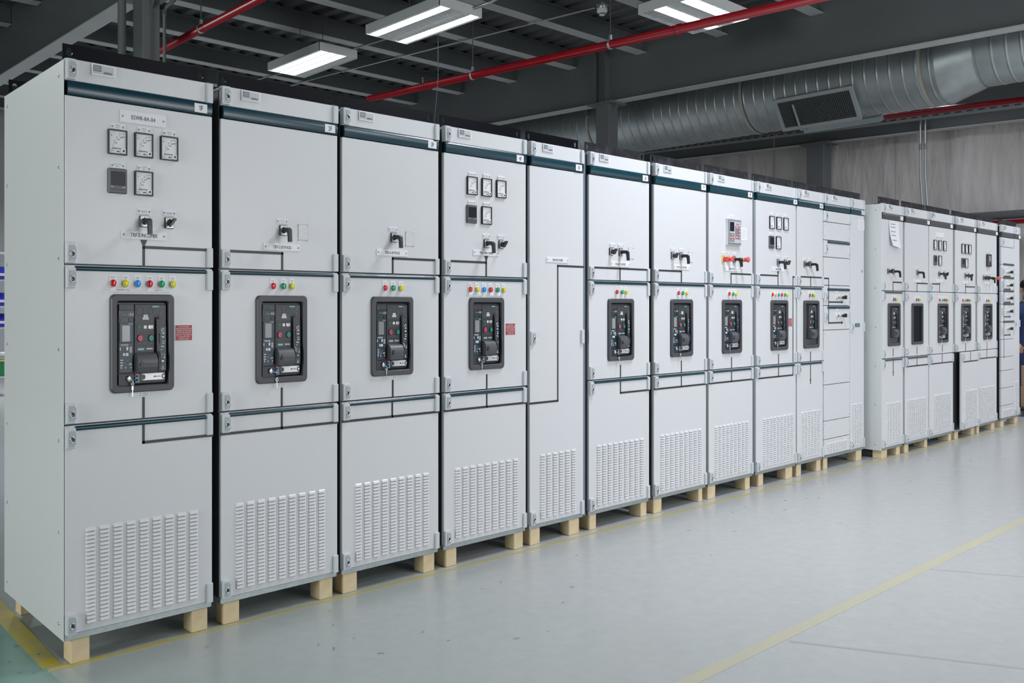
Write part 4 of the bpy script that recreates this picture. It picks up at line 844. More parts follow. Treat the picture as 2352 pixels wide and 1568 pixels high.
            mb = MB(); x, z = xx(it[1]), zi(it[2]); mb.prism([(x - .0135, z - .001), (x + .0135, z - .001), (x, z - .034)], -.0017, 0); mb.build('mimic_arrow', TAPE, cab)
        elif k == 'down': arrow(cab, xx(it[1]), 0, zi(it[2]), True)
        elif k == 'vents':
            mb = MB(); zt, zl = (.514, .147); louvres(mb, xx(it[1]), xx(it[2]), zz(zl), zz(zt), it[3], it[4]); mb.build('vent_louvres', [PAINT, DARK], vent_par)
        elif k == 'paper':
            mb = MB(); mb.box(xx(it[1]), xx(it[2]), -.0012, 0, zi(it[4]), zi(it[3]))
            for j in range(7): mb.box(xx(it[1]) + .012, xx(it[2]) - .012, -.0016, -.001, zi(it[3]) - .014 - j * .0105, zi(it[3]) - .0125 - j * .0105, 0, 1)
            mb.build('notice', [PAPER, INKG], cab)
        elif k == 'sheet':
            mb = MB(); n = 10; a, b, t, u = xx(it[1]), xx(it[2]), zi(it[3]), zi(it[4]); V_ = []
            for j in range(n + 1):
                q = j / n; z = t + (u - t) * q; y = -.004 - .032 * q ** 2.5
                V_ += [(a + .012 * q, y, z), (b, y * .6, z - .012 * q)]
            mb.add(V_, [(2 * j, 2 * j + 1, 2 * j + 3, 2 * j + 2) for j in range(n)], 0, True)
            for q in (.10, .22, .40, .55, .75):
                z = t + (u - t) * q; y = -.0055 - .032 * q ** 2.5
                mb.add([(a + .03, y, z), (a + .13, y * .8 - .0008, z), (a + .13, y * .8 - .0008, z - .006), (a + .03, y, z - .006)], [(0, 1, 2, 3)], 1)
            mb.build('paper_sheet', [PAPER, INKG], cab)
    if 'tag' in c and (not far): spawn(p_tag(c['name']), cab, (xx(c['tag']), -.006, 2.094))
    elif 'tag' in c: spawn(p_tag(''), cab, (xx(c['tag']), -.006, 2.094))
    return cab

for i, c in enumerate(CABS):
    build_cabinet(c, first=c['name'] in ('1F', 'A', '9F'), end_left=c['name'] in ('1F', 'A'))

# ---------------------------------------------------------------- timber blocks under the cabinets
BL = [  # x, width, front y, depth, height, label
 (1.098, .068, 3.61, .087, .0935, 'pine block under the left front corner of cabinet 1F'),
 (1.110, .060, 4.335, .075, .0935, 'pine block under the rear left corner of cabinet 1F'),
 (1.569, .069, 3.61, .083, .0935, 'pine block under the right front corner of cabinet 1F'),
 (1.708, .073, 3.61, .067, .0935, 'pine block under the left front corner of cabinet 2F'),
 (2.177, .070, 3.61, .085, .0935, 'pine block under the right front corner of cabinet 2F'),
 (2.304, .078, 3.61, .073, .0935, 'pine block under the left front corner of cabinet 3F'),
 (2.782, .071, 3.61, .080, .0935, 'pine block under the right front corner of cabinet 3F'),
 (2.931, .070, 3.61, .080, .0935, 'pine block under the left front corner of cabinet 4F'),
 (3.418, .070, 3.61, .078, .0935, 'pine block under the right front corner of cabinet 4F'),
 (3.545, .078, 3.61, .070, .0935, 'pine block under the left front corner of cabinet 5F'),
 (3.867, .090, 3.61, .075, .0935, 'pine block under the right front corner of cabinet 5F'),
 (4.050, .060, 3.61, .096, .0935, 'yellowish block under the left front corner of cabinet 6F'),
 (4.545, .060, 3.61, .101, .0935, 'pine block under the right front corner of cabinet 6F'),
 (4.680, .085, 3.61, .070, .0935, 'pine block under the left front corner of cabinet 7F'),
 (5.185, .045, 3.61, .106, .0935, 'pine block under the right front corner of cabinet 7F'),
 (5.298, .090, 3.61, .070, .0935, 'pine block under the left front corner of cabinet 8F'),
 (5.777, .062, 3.61, .093, .0935, 'pine block under the right front corner of cabinet 8F'),
 (5.957, .068, 3.61, .070, .0935, 'pine block under the left front corner of cabinet 9F'),
 (6.358, .100, 3.61, .080, .0935, 'pine block under the right front corner of cabinet 9F'),
 (6.525, .070, 3.61, .070, .0935, 'pine block under the left front corner of narrow cabinet 10F'),
 (6.850, .066, 3.61, .097, .0935, 'pine block under the right front corner of narrow cabinet 10F'),
 (6.965, .066, 3.61, .070, .0935, 'pine block under the left front corner of end cabinet 11F'),
 (7.556, .100, 3.61, .088, .0935, 'pine block under the right front corner of end cabinet 11F'),
 (7.835, .110, 3.51, .085, .0735, 'wide pine block under the exposed left corner of the far row'),
 (8.139, .075, 3.51, .090, .0735, 'pine block under the right end of the cabinet with the paper sheet'),
 (8.315, .085, 3.51, .075, .0735, 'pine block under the left end of the cabinet with the empty breaker opening'),
 (8.770, .062, 3.51, .108, .0735, 'pine block under the right end of the cabinet with the empty breaker opening'),
 (9.360, .070, 3.51, .106, .0735, 'pine block left of the dark gap beside the standing-off lower door'),
 (9.520, .090, 3.51, .075, .0735, 'pine block under the lower door that stands off its frame'),
 (9.965, .090, 3.51, .096, .0735, 'pine block under the right end of the cabinet with the standing-off door'),
 (10.130, .070, 3.51, .080, .0735, 'pine block under the left end of the cabinet with the red push button'),
 (10.570, .090, 3.51, .080, .0735, 'pine block under the right end of the cabinet with the red push button'),
 (10.860, .100, 3.51, .080, .0735, 'pine block under the left end of the last far cabinet'),
 (11.310, .110, 3.51, .085, .0735, 'pine block under the right end of the last far cabinet')]
for x, wd, y, dp, h, lab in BL:
    mb = MB(); mb.box(0, wd, 0, dp, 0, h, .003)
    o = mb.build('wooden_block', WOOD, None, (x, y, 0.0003)); tag(o, lab, 'wooden block', 'timber blocks under the cabinets')

# ================================================================ the hall
ZF = lambda Y: 4.172 + .025 * (Y - 7.57)       # underside of the rafters
ZP = lambda Y: 4.762 + .030 * (Y - 7.63)       # underside of the purlins
PH = 0.24
mb = MB(); mb.box(-9, 16, -10, 21, -0.1, 0.0); struct(mb.build('floor', FLOOR))
# painted lines and joints
def stripe(name, pts, m, z=.0012):
    mb = MB(); n = len(pts); mb.prism(pts, 0.0002, z, axis='z'); return struct(mb.build(name, m))
stripe('floor_line', [(1.007, 3.588), (1.6, 3.578), (11.9, 3.385), (11.9, 3.415), (1.6, 3.607), (1.03, 3.628)], YLINE)
stripe('floor_line', [(1.007, 3.636), (1.072, 3.636), (1.115, 4.9), (1.030, 4.9)], YLINE2)
stripe('floor_line', [(1.4, 1.885), (12.5, 1.830), (12.5, 1.900), (1.4, 1.945)], YLINE3)
stripe('floor_joint', [(4.741, 1.875), (4.735, 1.86), (5.2, 1.02), (5.213, 1.02)], JOINT, .0006)
stripe('floor_joint', [(3.307, 1.868), (3.295, 1.85), (3.85, .80), (3.868, .80)], JOINT, .0006)
# roof deck: trapezoidal sheet on the purlins
mb = MB(); pr = []; x = -9.0
while x < 15.0:
    pr += [(x, 0), (x + .10, 0), (x + .13, .045), (x + .22, .045)]; x += .25
pr.append((x, 0)); vs_ = []
for Y in (-10, 21):
    vs_ += [(px_, Y, ZP(Y) + PH + h) for px_, h in pr]
n = len(pr); mb.add(vs_, [(i, i + 1, n + i + 1, n + i) for i in range(n - 1)]); struct(mb.build('ceiling', DECK))
# rafters
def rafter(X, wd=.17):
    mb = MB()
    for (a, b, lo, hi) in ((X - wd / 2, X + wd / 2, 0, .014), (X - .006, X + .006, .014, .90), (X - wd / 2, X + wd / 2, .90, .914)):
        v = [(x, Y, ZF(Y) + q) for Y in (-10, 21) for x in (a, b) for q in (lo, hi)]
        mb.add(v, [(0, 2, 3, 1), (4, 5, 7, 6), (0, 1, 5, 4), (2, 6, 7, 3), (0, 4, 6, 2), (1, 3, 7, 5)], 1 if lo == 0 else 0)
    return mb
RX = (3.11, 9.50, 14.46)
for X, lab in zip(RX, ('grey roof beam at the upper left', 'deep grey roof beam above the silver duct', 'grey roof beam along the fabric wall')):
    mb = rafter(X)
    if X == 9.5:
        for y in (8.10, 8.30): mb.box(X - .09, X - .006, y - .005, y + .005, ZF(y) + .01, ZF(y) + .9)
    struct(mb.build('roof_beam', [STEEL, FLANGE_LIT]), lab)
# columns
def column(X, Y, wx, wy, lab):
    mb = MB(); zt = ZF(Y) - .004
    mb.box(X - wx / 2, X + wx / 2, Y - wy / 2, Y + wy / 2, 0, zt, .004); mb.box(X - wx / 2 - .07, X + wx / 2 + .07, Y - wy / 2 - .10, Y + wy / 2 + .10, zt - .025, zt)
    mb.prism([(Y - wy / 2 - .09, zt - .02), (Y - wy / 2, zt - .02), (Y - wy / 2, zt - .14)], X - .006, X + .006, axis='x')
    for y in (-.06, .06):
        for z in (.35, .47): mb.lathe((X - wx / 2, Y + y, zt - z), [(.010, 0), (.010, -.006)], 8, 1, 'x')
    mb.box(X - wx / 2 - .06, X + wx / 2 + .06, Y - wy / 2 - .06, Y + wy / 2 + .06, 0, .02)
    struct(mb.build('column', STEEL), lab)
column(3.14, 8.20, .155, .235, 'grey steel column behind cabinet 1F')
column(9.48, 8.13, .20, .23, 'grey steel column under the deep beam, in front of the duct')
column(14.42, 7.56, .28, .31, 'grey steel column against the fabric wall')
# purlins, one per bay
k = 0
PY = [2.47 + 1.262 * i for i in range(14)]
for Y in PY:
    for xa, xb in ((-3.2, RX[0] - .012), (RX[0] + .012, RX[1] - .012), (RX[1] + .012, RX[2] - .012)):
        if xb < RX[0] and not 4 < Y < 15: continue
        if xa > RX[1] and Y > 8: continue
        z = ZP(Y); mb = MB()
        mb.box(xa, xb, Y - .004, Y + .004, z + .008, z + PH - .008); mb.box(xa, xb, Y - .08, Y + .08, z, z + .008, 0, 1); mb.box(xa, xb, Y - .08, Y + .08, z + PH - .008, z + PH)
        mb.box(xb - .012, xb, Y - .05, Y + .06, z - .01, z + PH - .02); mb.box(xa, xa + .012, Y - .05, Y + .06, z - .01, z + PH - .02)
        struct(mb.build('purlin', [STEEL, FLANGE_LIT]))
# fabric lined end wall
mb = MB(); ny, nz = 90, 26; vs_ = []
rnd = random.Random(5); ph = [rnd.uniform(0, 6.28) for _ in range(8)]
for j in range(nz + 1):
    for i in range(ny + 1):
        Y = -6 + 26 * i / ny; Z = 5.2 * j / nz
        d = .035 * math.sin(Y * 5.1 + ph[0] + .5 * math.sin(Z * 1.3)) + .02 * math.sin(Y * 11.3 + Z * 1.1 + ph[1]) + .022 * math.sin(Z * 6 + ph[2] + 2 * math.sin(Y * 1.1)) * max(0, math.sin(Y * .9 + 1.0))
        vs_.append((14.74 + d, Y, Z))
mb.add(vs_, [(j * (ny + 1) + i, j * (ny + 1) + i + 1, (j + 1) * (ny + 1) + i + 1, (j + 1) * (ny + 1) + i) for j in range(nz) for i in range(ny)], 0, True)
mb.box(14.85, 14.9, -6, 20, 0, 5.2); struct(mb.build('wall_right', FABRIC))
for k_, y in enumerate((4.4, 6.35, 10.2)):
    mb = MB(); mb.box(14.690, 14.70, y - .003, y + .003, 0.0, ZF(y)); struct(mb.build('trim_%d' % (k_ + 1), STRAP))
mb = MB(); mb.box(-9, 14.8, 20.0, 20.2, 0, 5.6); struct(mb.build('wall_back', CONC))

# ---------------------------------------------------------------- silver air duct
duct = thing('air_duct', 'large silver spiral duct hung behind the deep roof beam', 'air duct', (11.2, 4.18, 4.30))
def duct_piece(name, y0, y1, r0, r1, z0, z1, ribs, m=DUCT):
    mb = MB(); n = 44; loops = []
    ys = [(y0, 0.0)]
    if ribs:
        y = y0 + .05
        while y < y1 - .05: ys += [(y - .022, 0), (y - .007, 0), (y - .002, .0045), (y + .002, .0045), (y + .007, 0), (y + .022, 0)]; y += .155
    ys.append((y1, 0.0)); vs_ = []
    for y, e in ys:
        q = (y - y0) / (y1 - y0); r = r0 + (r1 - r0) * q + e; z = z0 + (z1 - z0) * q
        vs_ += [(r * math.cos(2 * math.pi * i / n), y - 4.18, z - 4.30 + r * math.sin(2 * math.pi * i / n)) for i in range(n)]
    L_ = len(ys); mb.add(vs_, [(j * n + i, j * n + (i + 1) % n, (j + 1) * n + (i + 1) % n, (j + 1) * n + i) for j in range(L_ - 1) for i in range(n)], 0, True)
    return mb.build(name, m, duct)
ZD = 4.30
duct_piece('duct_section', 4.20, 9.42, .50, .50, ZD, ZD + .03, True)
duct_piece('duct_section', 9.42, 9.78, .505, .505, ZD + .03, ZD + .032, False)
duct_piece('duct_section', 9.78, 17.0, .50, .50, ZD + .032, ZD + .08, True)
duct_piece('reducer', 3.78, 4.20, .43, .50, ZD + .065, ZD, False)
duct_piece('duct_section', 0.6, 3.78, .43, .43, ZD + .05, ZD + .065, True)
for y in (3.78, 4.20):
    r = .438 if y < 4 else .508; z = ZD + (.065 if y < 4 else 0)
    duct_piece('seam_ring', y - .012, y + .012, r, r, z, z, False)
for y in (4.36, 6.77, 9.60):
    duct_piece('strap', y - .022, y + .022, .512, .512, ZD + .01, ZD + .01, False, STRAP)
    mb = MB(); mb.box(-.545, -.515, y - 4.18 - .03, y - 4.18 + .03, .12, .34); mb.box(-.53, -.523, y - 4.18 - .008, y - 4.18 + .008, .34, .80); mb.build('strap_bracket', GALV, duct)
# supply grille on a collar, looking down into the hall
import mathutils
def frame_pt(u, v_, w_):      # u along -Y (to the right), v up the face, w outwards
    a = R(36); v_ -= .075; nx, nz_ = -math.cos(a), -math.sin(a); vx, vz = -math.sin(a), math.cos(a)
    return (nx * w_ + vx * v_, 1.52 - u, nz_ * w_ + vz * v_)
def fbox(mb, u0, u1, v0, v1, w0, w1, m=0):
    v = [frame_pt(u, q, ww) for u in (u0, u1) for q in (v0, v1) for ww in (w0, w1)]
    mb.add(v, [(0, 1, 3, 2), (4, 6, 7, 5), (0, 4, 5, 1), (2, 3, 7, 6), (0, 2, 6, 4), (1, 5, 7, 3)], m)
mb = MB(); hu, hv = .55, .235
for (a, b, c_, d_) in ((-hu, hu, -hv, -hv + .05), (-hu, hu, hv - .05, hv), (-hu, -hu + .05, -hv + .05, hv - .05), (hu - .05, hu, -hv + .05, hv - .05)): fbox(mb, a, b, c_, d_, .535, .56)
g = mb.build('supply_grille', GRIL, duct)
mb = MB(); fbox(mb, -hu + .02, hu - .02, -hv + .02, hv - .02, .30, .533); mb.build('collar', GALV, g)
mb = MB(); fbox(mb, -hu + .05, hu - .05, -hv + .05, hv - .05, .534, .537); mb.build('opening', DARK, g)
mb = MB()
for i in range(44):
    u = -hu + .06 + i * (2 * hu - .12) / 43; fbox(mb, u - .0028, u + .0028, -hv + .05, hv - .05, .540, .556)
for i in range(11):
    v_ = -hv + .07 + i * (2 * hv - .14) / 10; fbox(mb, -hu + .05, hu - .05, v_ - .002, v_ + .002, .538, .545)
mb.build('grille_bars', STEEL, g)
mb = MB(); fbox(mb, -.30, -.27, -hv - .02, .13, .562, .57); mb.build('damper_arm', GRIL, g)
mb = MB(); fbox(mb, -.26, .78, -hv - .075, -hv - .005, .47, .55); fbox(mb, -.30, -.20, -hv - .02, -hv + .0, .47, .57); mb.build('lower_flap', GALV, g)

# perforated cable tray and red pipe below the duct
t = MB(); y0, y1 = 1.0, 13.0
X = 11.62
def sl(Y, z): return z + .026 * (Y - 4.2)
v = [(x, Y, sl(Y, 3.76) + q) for Y in (y0, y1) for x in (X, X + .16) for q in (0, .030)]
t.add(v, [(0, 2, 3, 1), (4, 5, 7, 6), (0, 1, 5, 4), (2, 6, 7, 3), (0, 4, 6, 2), (1, 3, 7, 5)], 0)
for i in range(88):
    Y = y0 + .1 + i * .135; t.box(X - .002, X, Y, Y + .075, sl(Y, 3.768), sl(Y, 3.782), 0, 1)
tag(t.build('cable_tray', [STEEL, DARK]), 'perforated grey cable tray running under the silver duct', 'cable tray')
t = MB(); t.tube([(X + .4, y, 3.90 + .045 * (y - 4.2)) for y in (0.6, 6, 11, 15)], .050, 14)
tag(t.build('red_pipe', PIPE), 'red pipe between the silver duct and the perforated tray', 'pipe')
# twin conduits on the fabric wall
for y, lab in ((5.80, 'left one of the twin conduits on the fabric wall'), (5.725, 'right one of the twin conduits on the fabric wall')):
    t = MB(); t.tube([(14.46, y, 4.40), (14.38, y, 4.38), (14.34, y, 4.32), (14.33, y, 4.2), (14.33, y, 3.4), (14.34, y - .05, 2.6), (14.34, y - .06, 2.2)], .018, 8); t.tube([(14.33, y, 3.92), (14.33, y, 3.83)], .026, 8)
    tag(t.build('conduit', COND), lab, 'conduit', 'twin wall conduits')
t = MB(); t.tube([(14.36, y, 2.71 + .004 * (y - 4)) for y in (-2, 3, 5.4)], .065, 12); tag(t.build('grey_pipe', STEEL), 'grey pipe low on the fabric wall above the end of the far row', 'pipe')
t = MB(); t.tube([(14.33, y, 2.60 + .004 * (y - 4)) for y in (-2, 3, 5.0)], .035, 12); tag(t.build('red_pipe', PIPE), 'short red pipe low on the fabric wall behind the far row', 'pipe')

# ---------------------------------------------------------------- red sprinkler pipes under the purlins
def hanger(x, y, z, r, label):
    h = thing('pipe_hanger', label, 'pipe hanger', (x, y, z), 'pipe hangers')
    m_ = MB(); n = 16; ring_pts = [(0, (r + .004) * math.cos(2 * math.pi * i / n) , (r + .004) * math.sin(2 * math.pi * i / n)) for i in range(n + 1)]
    m_.lathe((0, 0, 0), [(r + .002, -.012), (r + .007, -.012), (r + .007, .012), (r + .002, .012)], 18, 1, 'y', cap1=False); m_.box(-.012, .012, -.012, .012, r, r + .05); m_.build('clamp', COND, h)
    m_ = MB(); m_.tube([(0, 0, r + .04), (0, 0, ZP(y) - z)], .0055, 6); m_.build('rod', COND, h)
    m_ = MB(); m_.lathe((0, 0, r + .05), [(.012, 0), (.012, .014)], 6, 1, 'z'); m_.build('nut', ZINC, h)
pa, pb = Vector((6.37, 9.4, 3.97)), Vector((7.14, 2.4, 3.95))
p1 = thing('sprinkler_pipe', 'long red pipe crossing the ceiling in front of the lit fixtures', 'pipe', tuple(pa))
t = MB(); t.tube([(0, 0, 0), tuple(pb - pa)], .042, 16); t.build('pipe_run', PIPE, p1)
dv = (pb - pa)
t = MB(); q = dv * .155; t.tube([tuple(q * .98), tuple(q * 1.02)], .050, 16); q2 = dv * .63; t.tube([tuple(q2 * .995), tuple(q2 * 1.005)], .049, 16); t.build('coupling', PIPE, p1)
t = MB(); q = dv * .14; t.lathe((q.x, q.y, q.z), [(.008, .04), (.008, .075), (.020, .078), (.004, .082), (.004, .10), (.018, .105)], 10, 1, 'z'); t.build('sprinkler_head', BRASS, p1)
for f_, lab in ((.255, 'hanger on the long red pipe by the middle fixture'), (.52, 'hanger on the long red pipe left of the right fixture')):
    q = pa + dv * f_; hanger(q.x, q.y, q.z, .042, lab)
p2 = thing('sprinkler_pipe', 'red pipe at the upper left behind the steel column', 'pipe', (3.63, 11.5, 3.99))
t = MB(); t.tube([(0, 0, 0), (.02, -5.2, 0)], .036, 14); t.build('pipe_run', PIPE, p2)
hanger(3.637, 8.16, 3.99, .036, 'hanger on the red pipe at the upper left')

# ---------------------------------------------------------------- ceiling fixtures
def fixture(x0, x1, y0, y1, z, lit, along, label):
    w_, l_ = x1 - x0, y1 - y0
    f_ = thing('ceiling_light', label, 'ceiling light', ((x0 + x1) / 2, (y0 + y1) / 2, z), 'louvred fluorescent fixtures')
    a, b, h = w_ / 2, l_ / 2, .105
    m_ = MB(); m_.box(-a, a, -b, b, h - .004, h, 0)
    for q in ((-a, -a + .006, -b, b), (a - .006, a, -b, b), (-a, a, -b, -b + .006), (-a, a, b - .006, b)): m_.box(*q, 0, h)
    m_.build('housing', HOUS, f_)
    # four troughs; lit ones hold a glowing tube tray
    n = len(lit); W_ = (w_ if along == 'y' else l_) - .05; ln = (l_ if along == 'y' else w_) - .04
    lou = MB(); off = MB()
    for i, on in enumerate(lit):
        c0 = -W_ / 2 + i * W_ / n; c1 = c0 + W_ / n
        mm = MB()
        q = (c0 + .008, c1 - .008, -ln / 2, ln / 2) if along == 'y' else (-ln / 2, ln / 2, c0 + .008, c1 - .008)
        mm.box(q[0], q[1], q[2], q[3], .020 if on else .060, .026 if on else .064)
        mm.build('lit_tube_tray' if on else 'unlit_tube_tray', GLOW if on else LOUV, f_)
        # side reflectors and cross blades
        for cc in (c0 + .003, c1 - .003):
            r_ = (cc - .002, cc + .002, -ln / 2, ln / 2) if along == 'y' else (-ln / 2, ln / 2, cc - .002, cc + .002); lou.box(*r_, .001, .05)
        if not on:
            k_ = 20
            for j in range(k_):
                s0 = -ln / 2 + (j + .5) * ln / k_
                r_ = (c0 + .004, c1 - .004, s0 - .002, s0 + .002) if along == 'y' else (s0 - .002, s0 + .002, c0 + .004, c1 - .004); lou.box(*r_, .003, .045)
        else:
            k_ = 26
            for j in range(k_):
                s0 = -ln / 2 + (j + .5) * ln / k_
                r_ = (c0 + .004, c1 - .004, s0 - .001, s0 + .001) if along == 'y' else (s0 - .001, s0 + .001, c0 + .004, c1 - .004); lou.box(*r_, .010, .018)
    lou.build('louvre', LOUV, f_)
    m_ = MB(); zt = ZP((y0 + y1) / 2) - z
    for x in (-a * .6, a * .6): m_.tube([(x, 0, h), (x, 0, zt + .05)], .004, 6)
    m_.build('suspension_rods', COND, f_)
fixture(5.49, 6.02, 9.11, 10.36, 4.355, (1, 1, 1, 0), 'y', 'almost fully lit fixture at the far left of the three')
fixture(5.53, 6.10, 6.92, 8.22, 4.350, (1, 0, 0, 1), 'y', 'middle fixture with two lit strips and an unlit centre')
fixture(7.21, 8.18, 5.06, 5.77, 4.36, (1, 0, 1, 0), 'x', 'fixture partly hidden behind the long red pipe')

# conduits between fixtures, smoke detector, loose wire
t = MB(); t.tube([(7.17, 14.5, 4.93), (7.22, 12.0, 4.88), (7.50, 6.6, 4.70)], .011, 8)
for y in (11.35, 10.05, 8.8, 7.6): t.box(7.21 + (12 - y) * .052 - .018, 7.21 + (12 - y) * .052 + .018, y - .015, y + .03, ZP(y) - .035, ZP(y))
tag(t.build('conduit', COND), 'long thin conduit leading to the smoke detector', 'conduit', 'ceiling conduits')
t = MB(); t.tube([(5.95, 8.19, 4.42), (5.92, 9.03, 4.44)], .012, 8); tag(t.build('conduit', COND), 'short conduit linking the left and middle fixtures', 'conduit', 'ceiling conduits')
t = MB(); t.tube([(5.90, 10.30, 4.44), (5.9, 11.2, 4.5), (5.88, 12.0, 4.52)], .012, 8); tag(t.build('conduit', COND), 'conduit running on past the left fixture toward the back', 'conduit', 'ceiling conduits')
t = MB(); t.tube([(5.98, 6.92, 4.42), (6.02, 6.70, 4.44), (6.20, 6.30, 4.62), (6.30, 5.2, 4.68), (6.35, 3.5, 4.66)], .018, 8); tag(t.build('conduit', COND), 'bent conduit leaving the right end of the middle fixture', 'conduit', 'ceiling conduits')
sd = thing('smoke_detector', 'round white smoke detector at the end of the thin conduit', 'smoke detector', (7.50, 6.50, 4.62))
t = MB(); t.lathe((0, 0, 0), [(.060, .075), (.062, .040), (.058, .036)], 24, 1, 'z'); t.box(-.05, .05, -.05, .05, .075, .10, .004); t.build('base', COND, sd)
t = MB(); t.lathe((0, 0, 0), [(.058, .036), (.060, .012), (.050, -.004), (.036, -.008), (.034, -.028), (.020, -.034)], 24, 1, 'z'); t.build('sensor_head', WHITE, sd)
t = MB(); t.lathe((0, 0, 0), [(.0365, -.012), (.0365, -.022)], 16, 1, 'z', cap1=False); t.build('sensor_slot', INK, sd)
t = MB(); t.box(.085, .105, -.01, .01, .05, .07, .003); t.build('indicator', LRED, sd)
t = MB(); t.tube([(6.20, 7.78, 5.02), (6.20, 7.78, 4.3), (6.20, 7.78, 3.92), (6.19, 7.80, 3.65), (6.17, 7.82, 3.35)], .0045, 6); tag(t.build('hanging_wire', STEEL), 'thin loose wire hanging from a purlin by the long red pipe', 'wire')
t = MB(); t.tube([(11.3, 6.6, 3.80), (11.3, 6.6, 2.9)], .006, 6); tag(t.build('hanging_wire', STEEL), 'thin wire hanging below the silver duct', 'wire')
# pipes beside the left column
t = MB(); t.tube([(2.955, 8.29, .02), (2.955, 8.29, 4.3), (2.955, 8.29, 5.02)], .036, 14); t.tube([(2.955, 8.29, 3.30), (2.955, 8.29, 3.35)], .044, 14)
tag(t.build('drain_pipe', STEEL), 'grey drain pipe left of the steel column behind cabinet 1F', 'pipe')
t = MB(); t.tube([(3.185, 7.90, .02), (3.185, 7.90, 3.98), (3.19, 7.87, 4.03), (3.23, 7.80, 4.07), (3.235, 7.78, 4.12), (3.235, 7.78, 4.22)], .015, 8)
t.tube([(3.185, 7.90, 3.96), (3.185, 7.90, 4.0)], .022, 8); t.tube([(3.215, 7.82, 4.06), (3.235, 7.78, 4.10)], .023, 8)
tag(t.build('thin_pipe', STEEL), 'thin bent pipe on the right of the steel column', 'pipe')

# ---------------------------------------------------------------- sliver of storage at the far left
rk = thing('storage_rack', 'white metal rack glimpsed at the left edge', 'rack', (3.1, 15.3, 0))
for x in (-.75, .70):
    for y in (-.22, .22):
        t = MB(); t.box(x - .02, x + .02, y - .02, y + .02, 0, 2.2); t.build('upright', HOUS, rk)
for z in (.28, .62, 1.02, 1.34, 1.74, 2.15):
    t = MB(); t.box(-.75, .70, -.24, .24, z, z + .03); t.build('shelf', HOUS, rk)
LBX = ((.70, 1.05, 'blue bin on the third shelf, at the'), (.70, 1.37, 'blue bin on the fourth shelf, at the'), (.70, 1.77, 'blue bin on the fifth shelf, at the'))
for _, z, lab in LBX:
    for dx, side in ((.50, 'right'), (.05, 'middle')):
        b = thing('storage_bin', lab + ' ' + side + ' of the rack', 'bin', (3.1 + dx, 15.2, z), 'blue bins on the rack')
        t = MB(); h, a, d_ = .20, .17, .16
        t.box(-a, a, -d_, d_, 0, .006); t.box(-a, -a + .006, -d_, d_, 0, h); t.box(a - .006, a, -d_, d_, 0, h); t.box(-a, a, d_ - .006, d_, 0, h); t.box(-a, a, -d_, -d_ + .006, 0, h * .62); t.build('tub', BINB, b)
        t = MB(); t.box(-.05, .05, -d_ - .003, -d_, .05, .09); t.build('label_holder', WHITE, b)
for dx, side in ((.50, 'right'), (.05, 'middle')):
    b = thing('storage_bin', 'green bin on the lowest shelf, at the ' + side + ' of the rack', 'bin', (3.1 + dx, 15.2, .31), 'green bins on the rack')
    t = MB(); t.box(-.17, .17, -.16, .16, 0, .006); [t.box(*q, 0, .22) for q in ((-.17, -.164, -.16, .16), (.164, .17, -.16, .16), (-.17, .17, .154, .16), (-.17, .17, -.16, -.154))]; t.build('tub', BING, b)
    t = MB(); t.box(-.175, .175, -.165, .165, .22, .232, .002); t.build('rim', YEL, b)

# ---------------------------------------------------------------- cartons and the worker past the end of the far row
dl = thing('platform_trolley', 'low black trolley under the brown cartons at the right edge', 'trolley', (12.53, 3.42, 0))
t = MB(); t.box(-.45, .45, -.38, .38, .075, .11, .004); t.build('deck', BLK, dl)
for x in (-.36, .36):
    for y in (-.29, .29): t = MB(); t.lathe((x - .015, y, .037), [(.036, 0), (.036, .03)], 16, 1, 'x', cap0=True); t.build('wheel', INKG, dl)
for z, h, dx, lab in ((.111, .26, 0, 'brown carton lying on the low black trolley'), (.3735, .25, .02, 'open brown carton on top of the other carton')):
    b = thing('carton', lab, 'cardboard box', (12.48 + dx, 3.45, z), 'brown cartons at the right edge')
    t = MB(); t.box(-.30, .30, -.26, .26, 0, h, .003); t.build('body', CARD, b)
    t = MB(); t.box(-.303, .303, -.03, .03, h * .2, h + .002); t.build('tape', STRAP, b)
    if z > .3:
        t = MB(); t.prism([(-.26, h), (-.256, h + .002), (-.30, h + .16), (-.305, h + .158)], -.28, .28, axis='x'); t.build('flap', CARD, b)
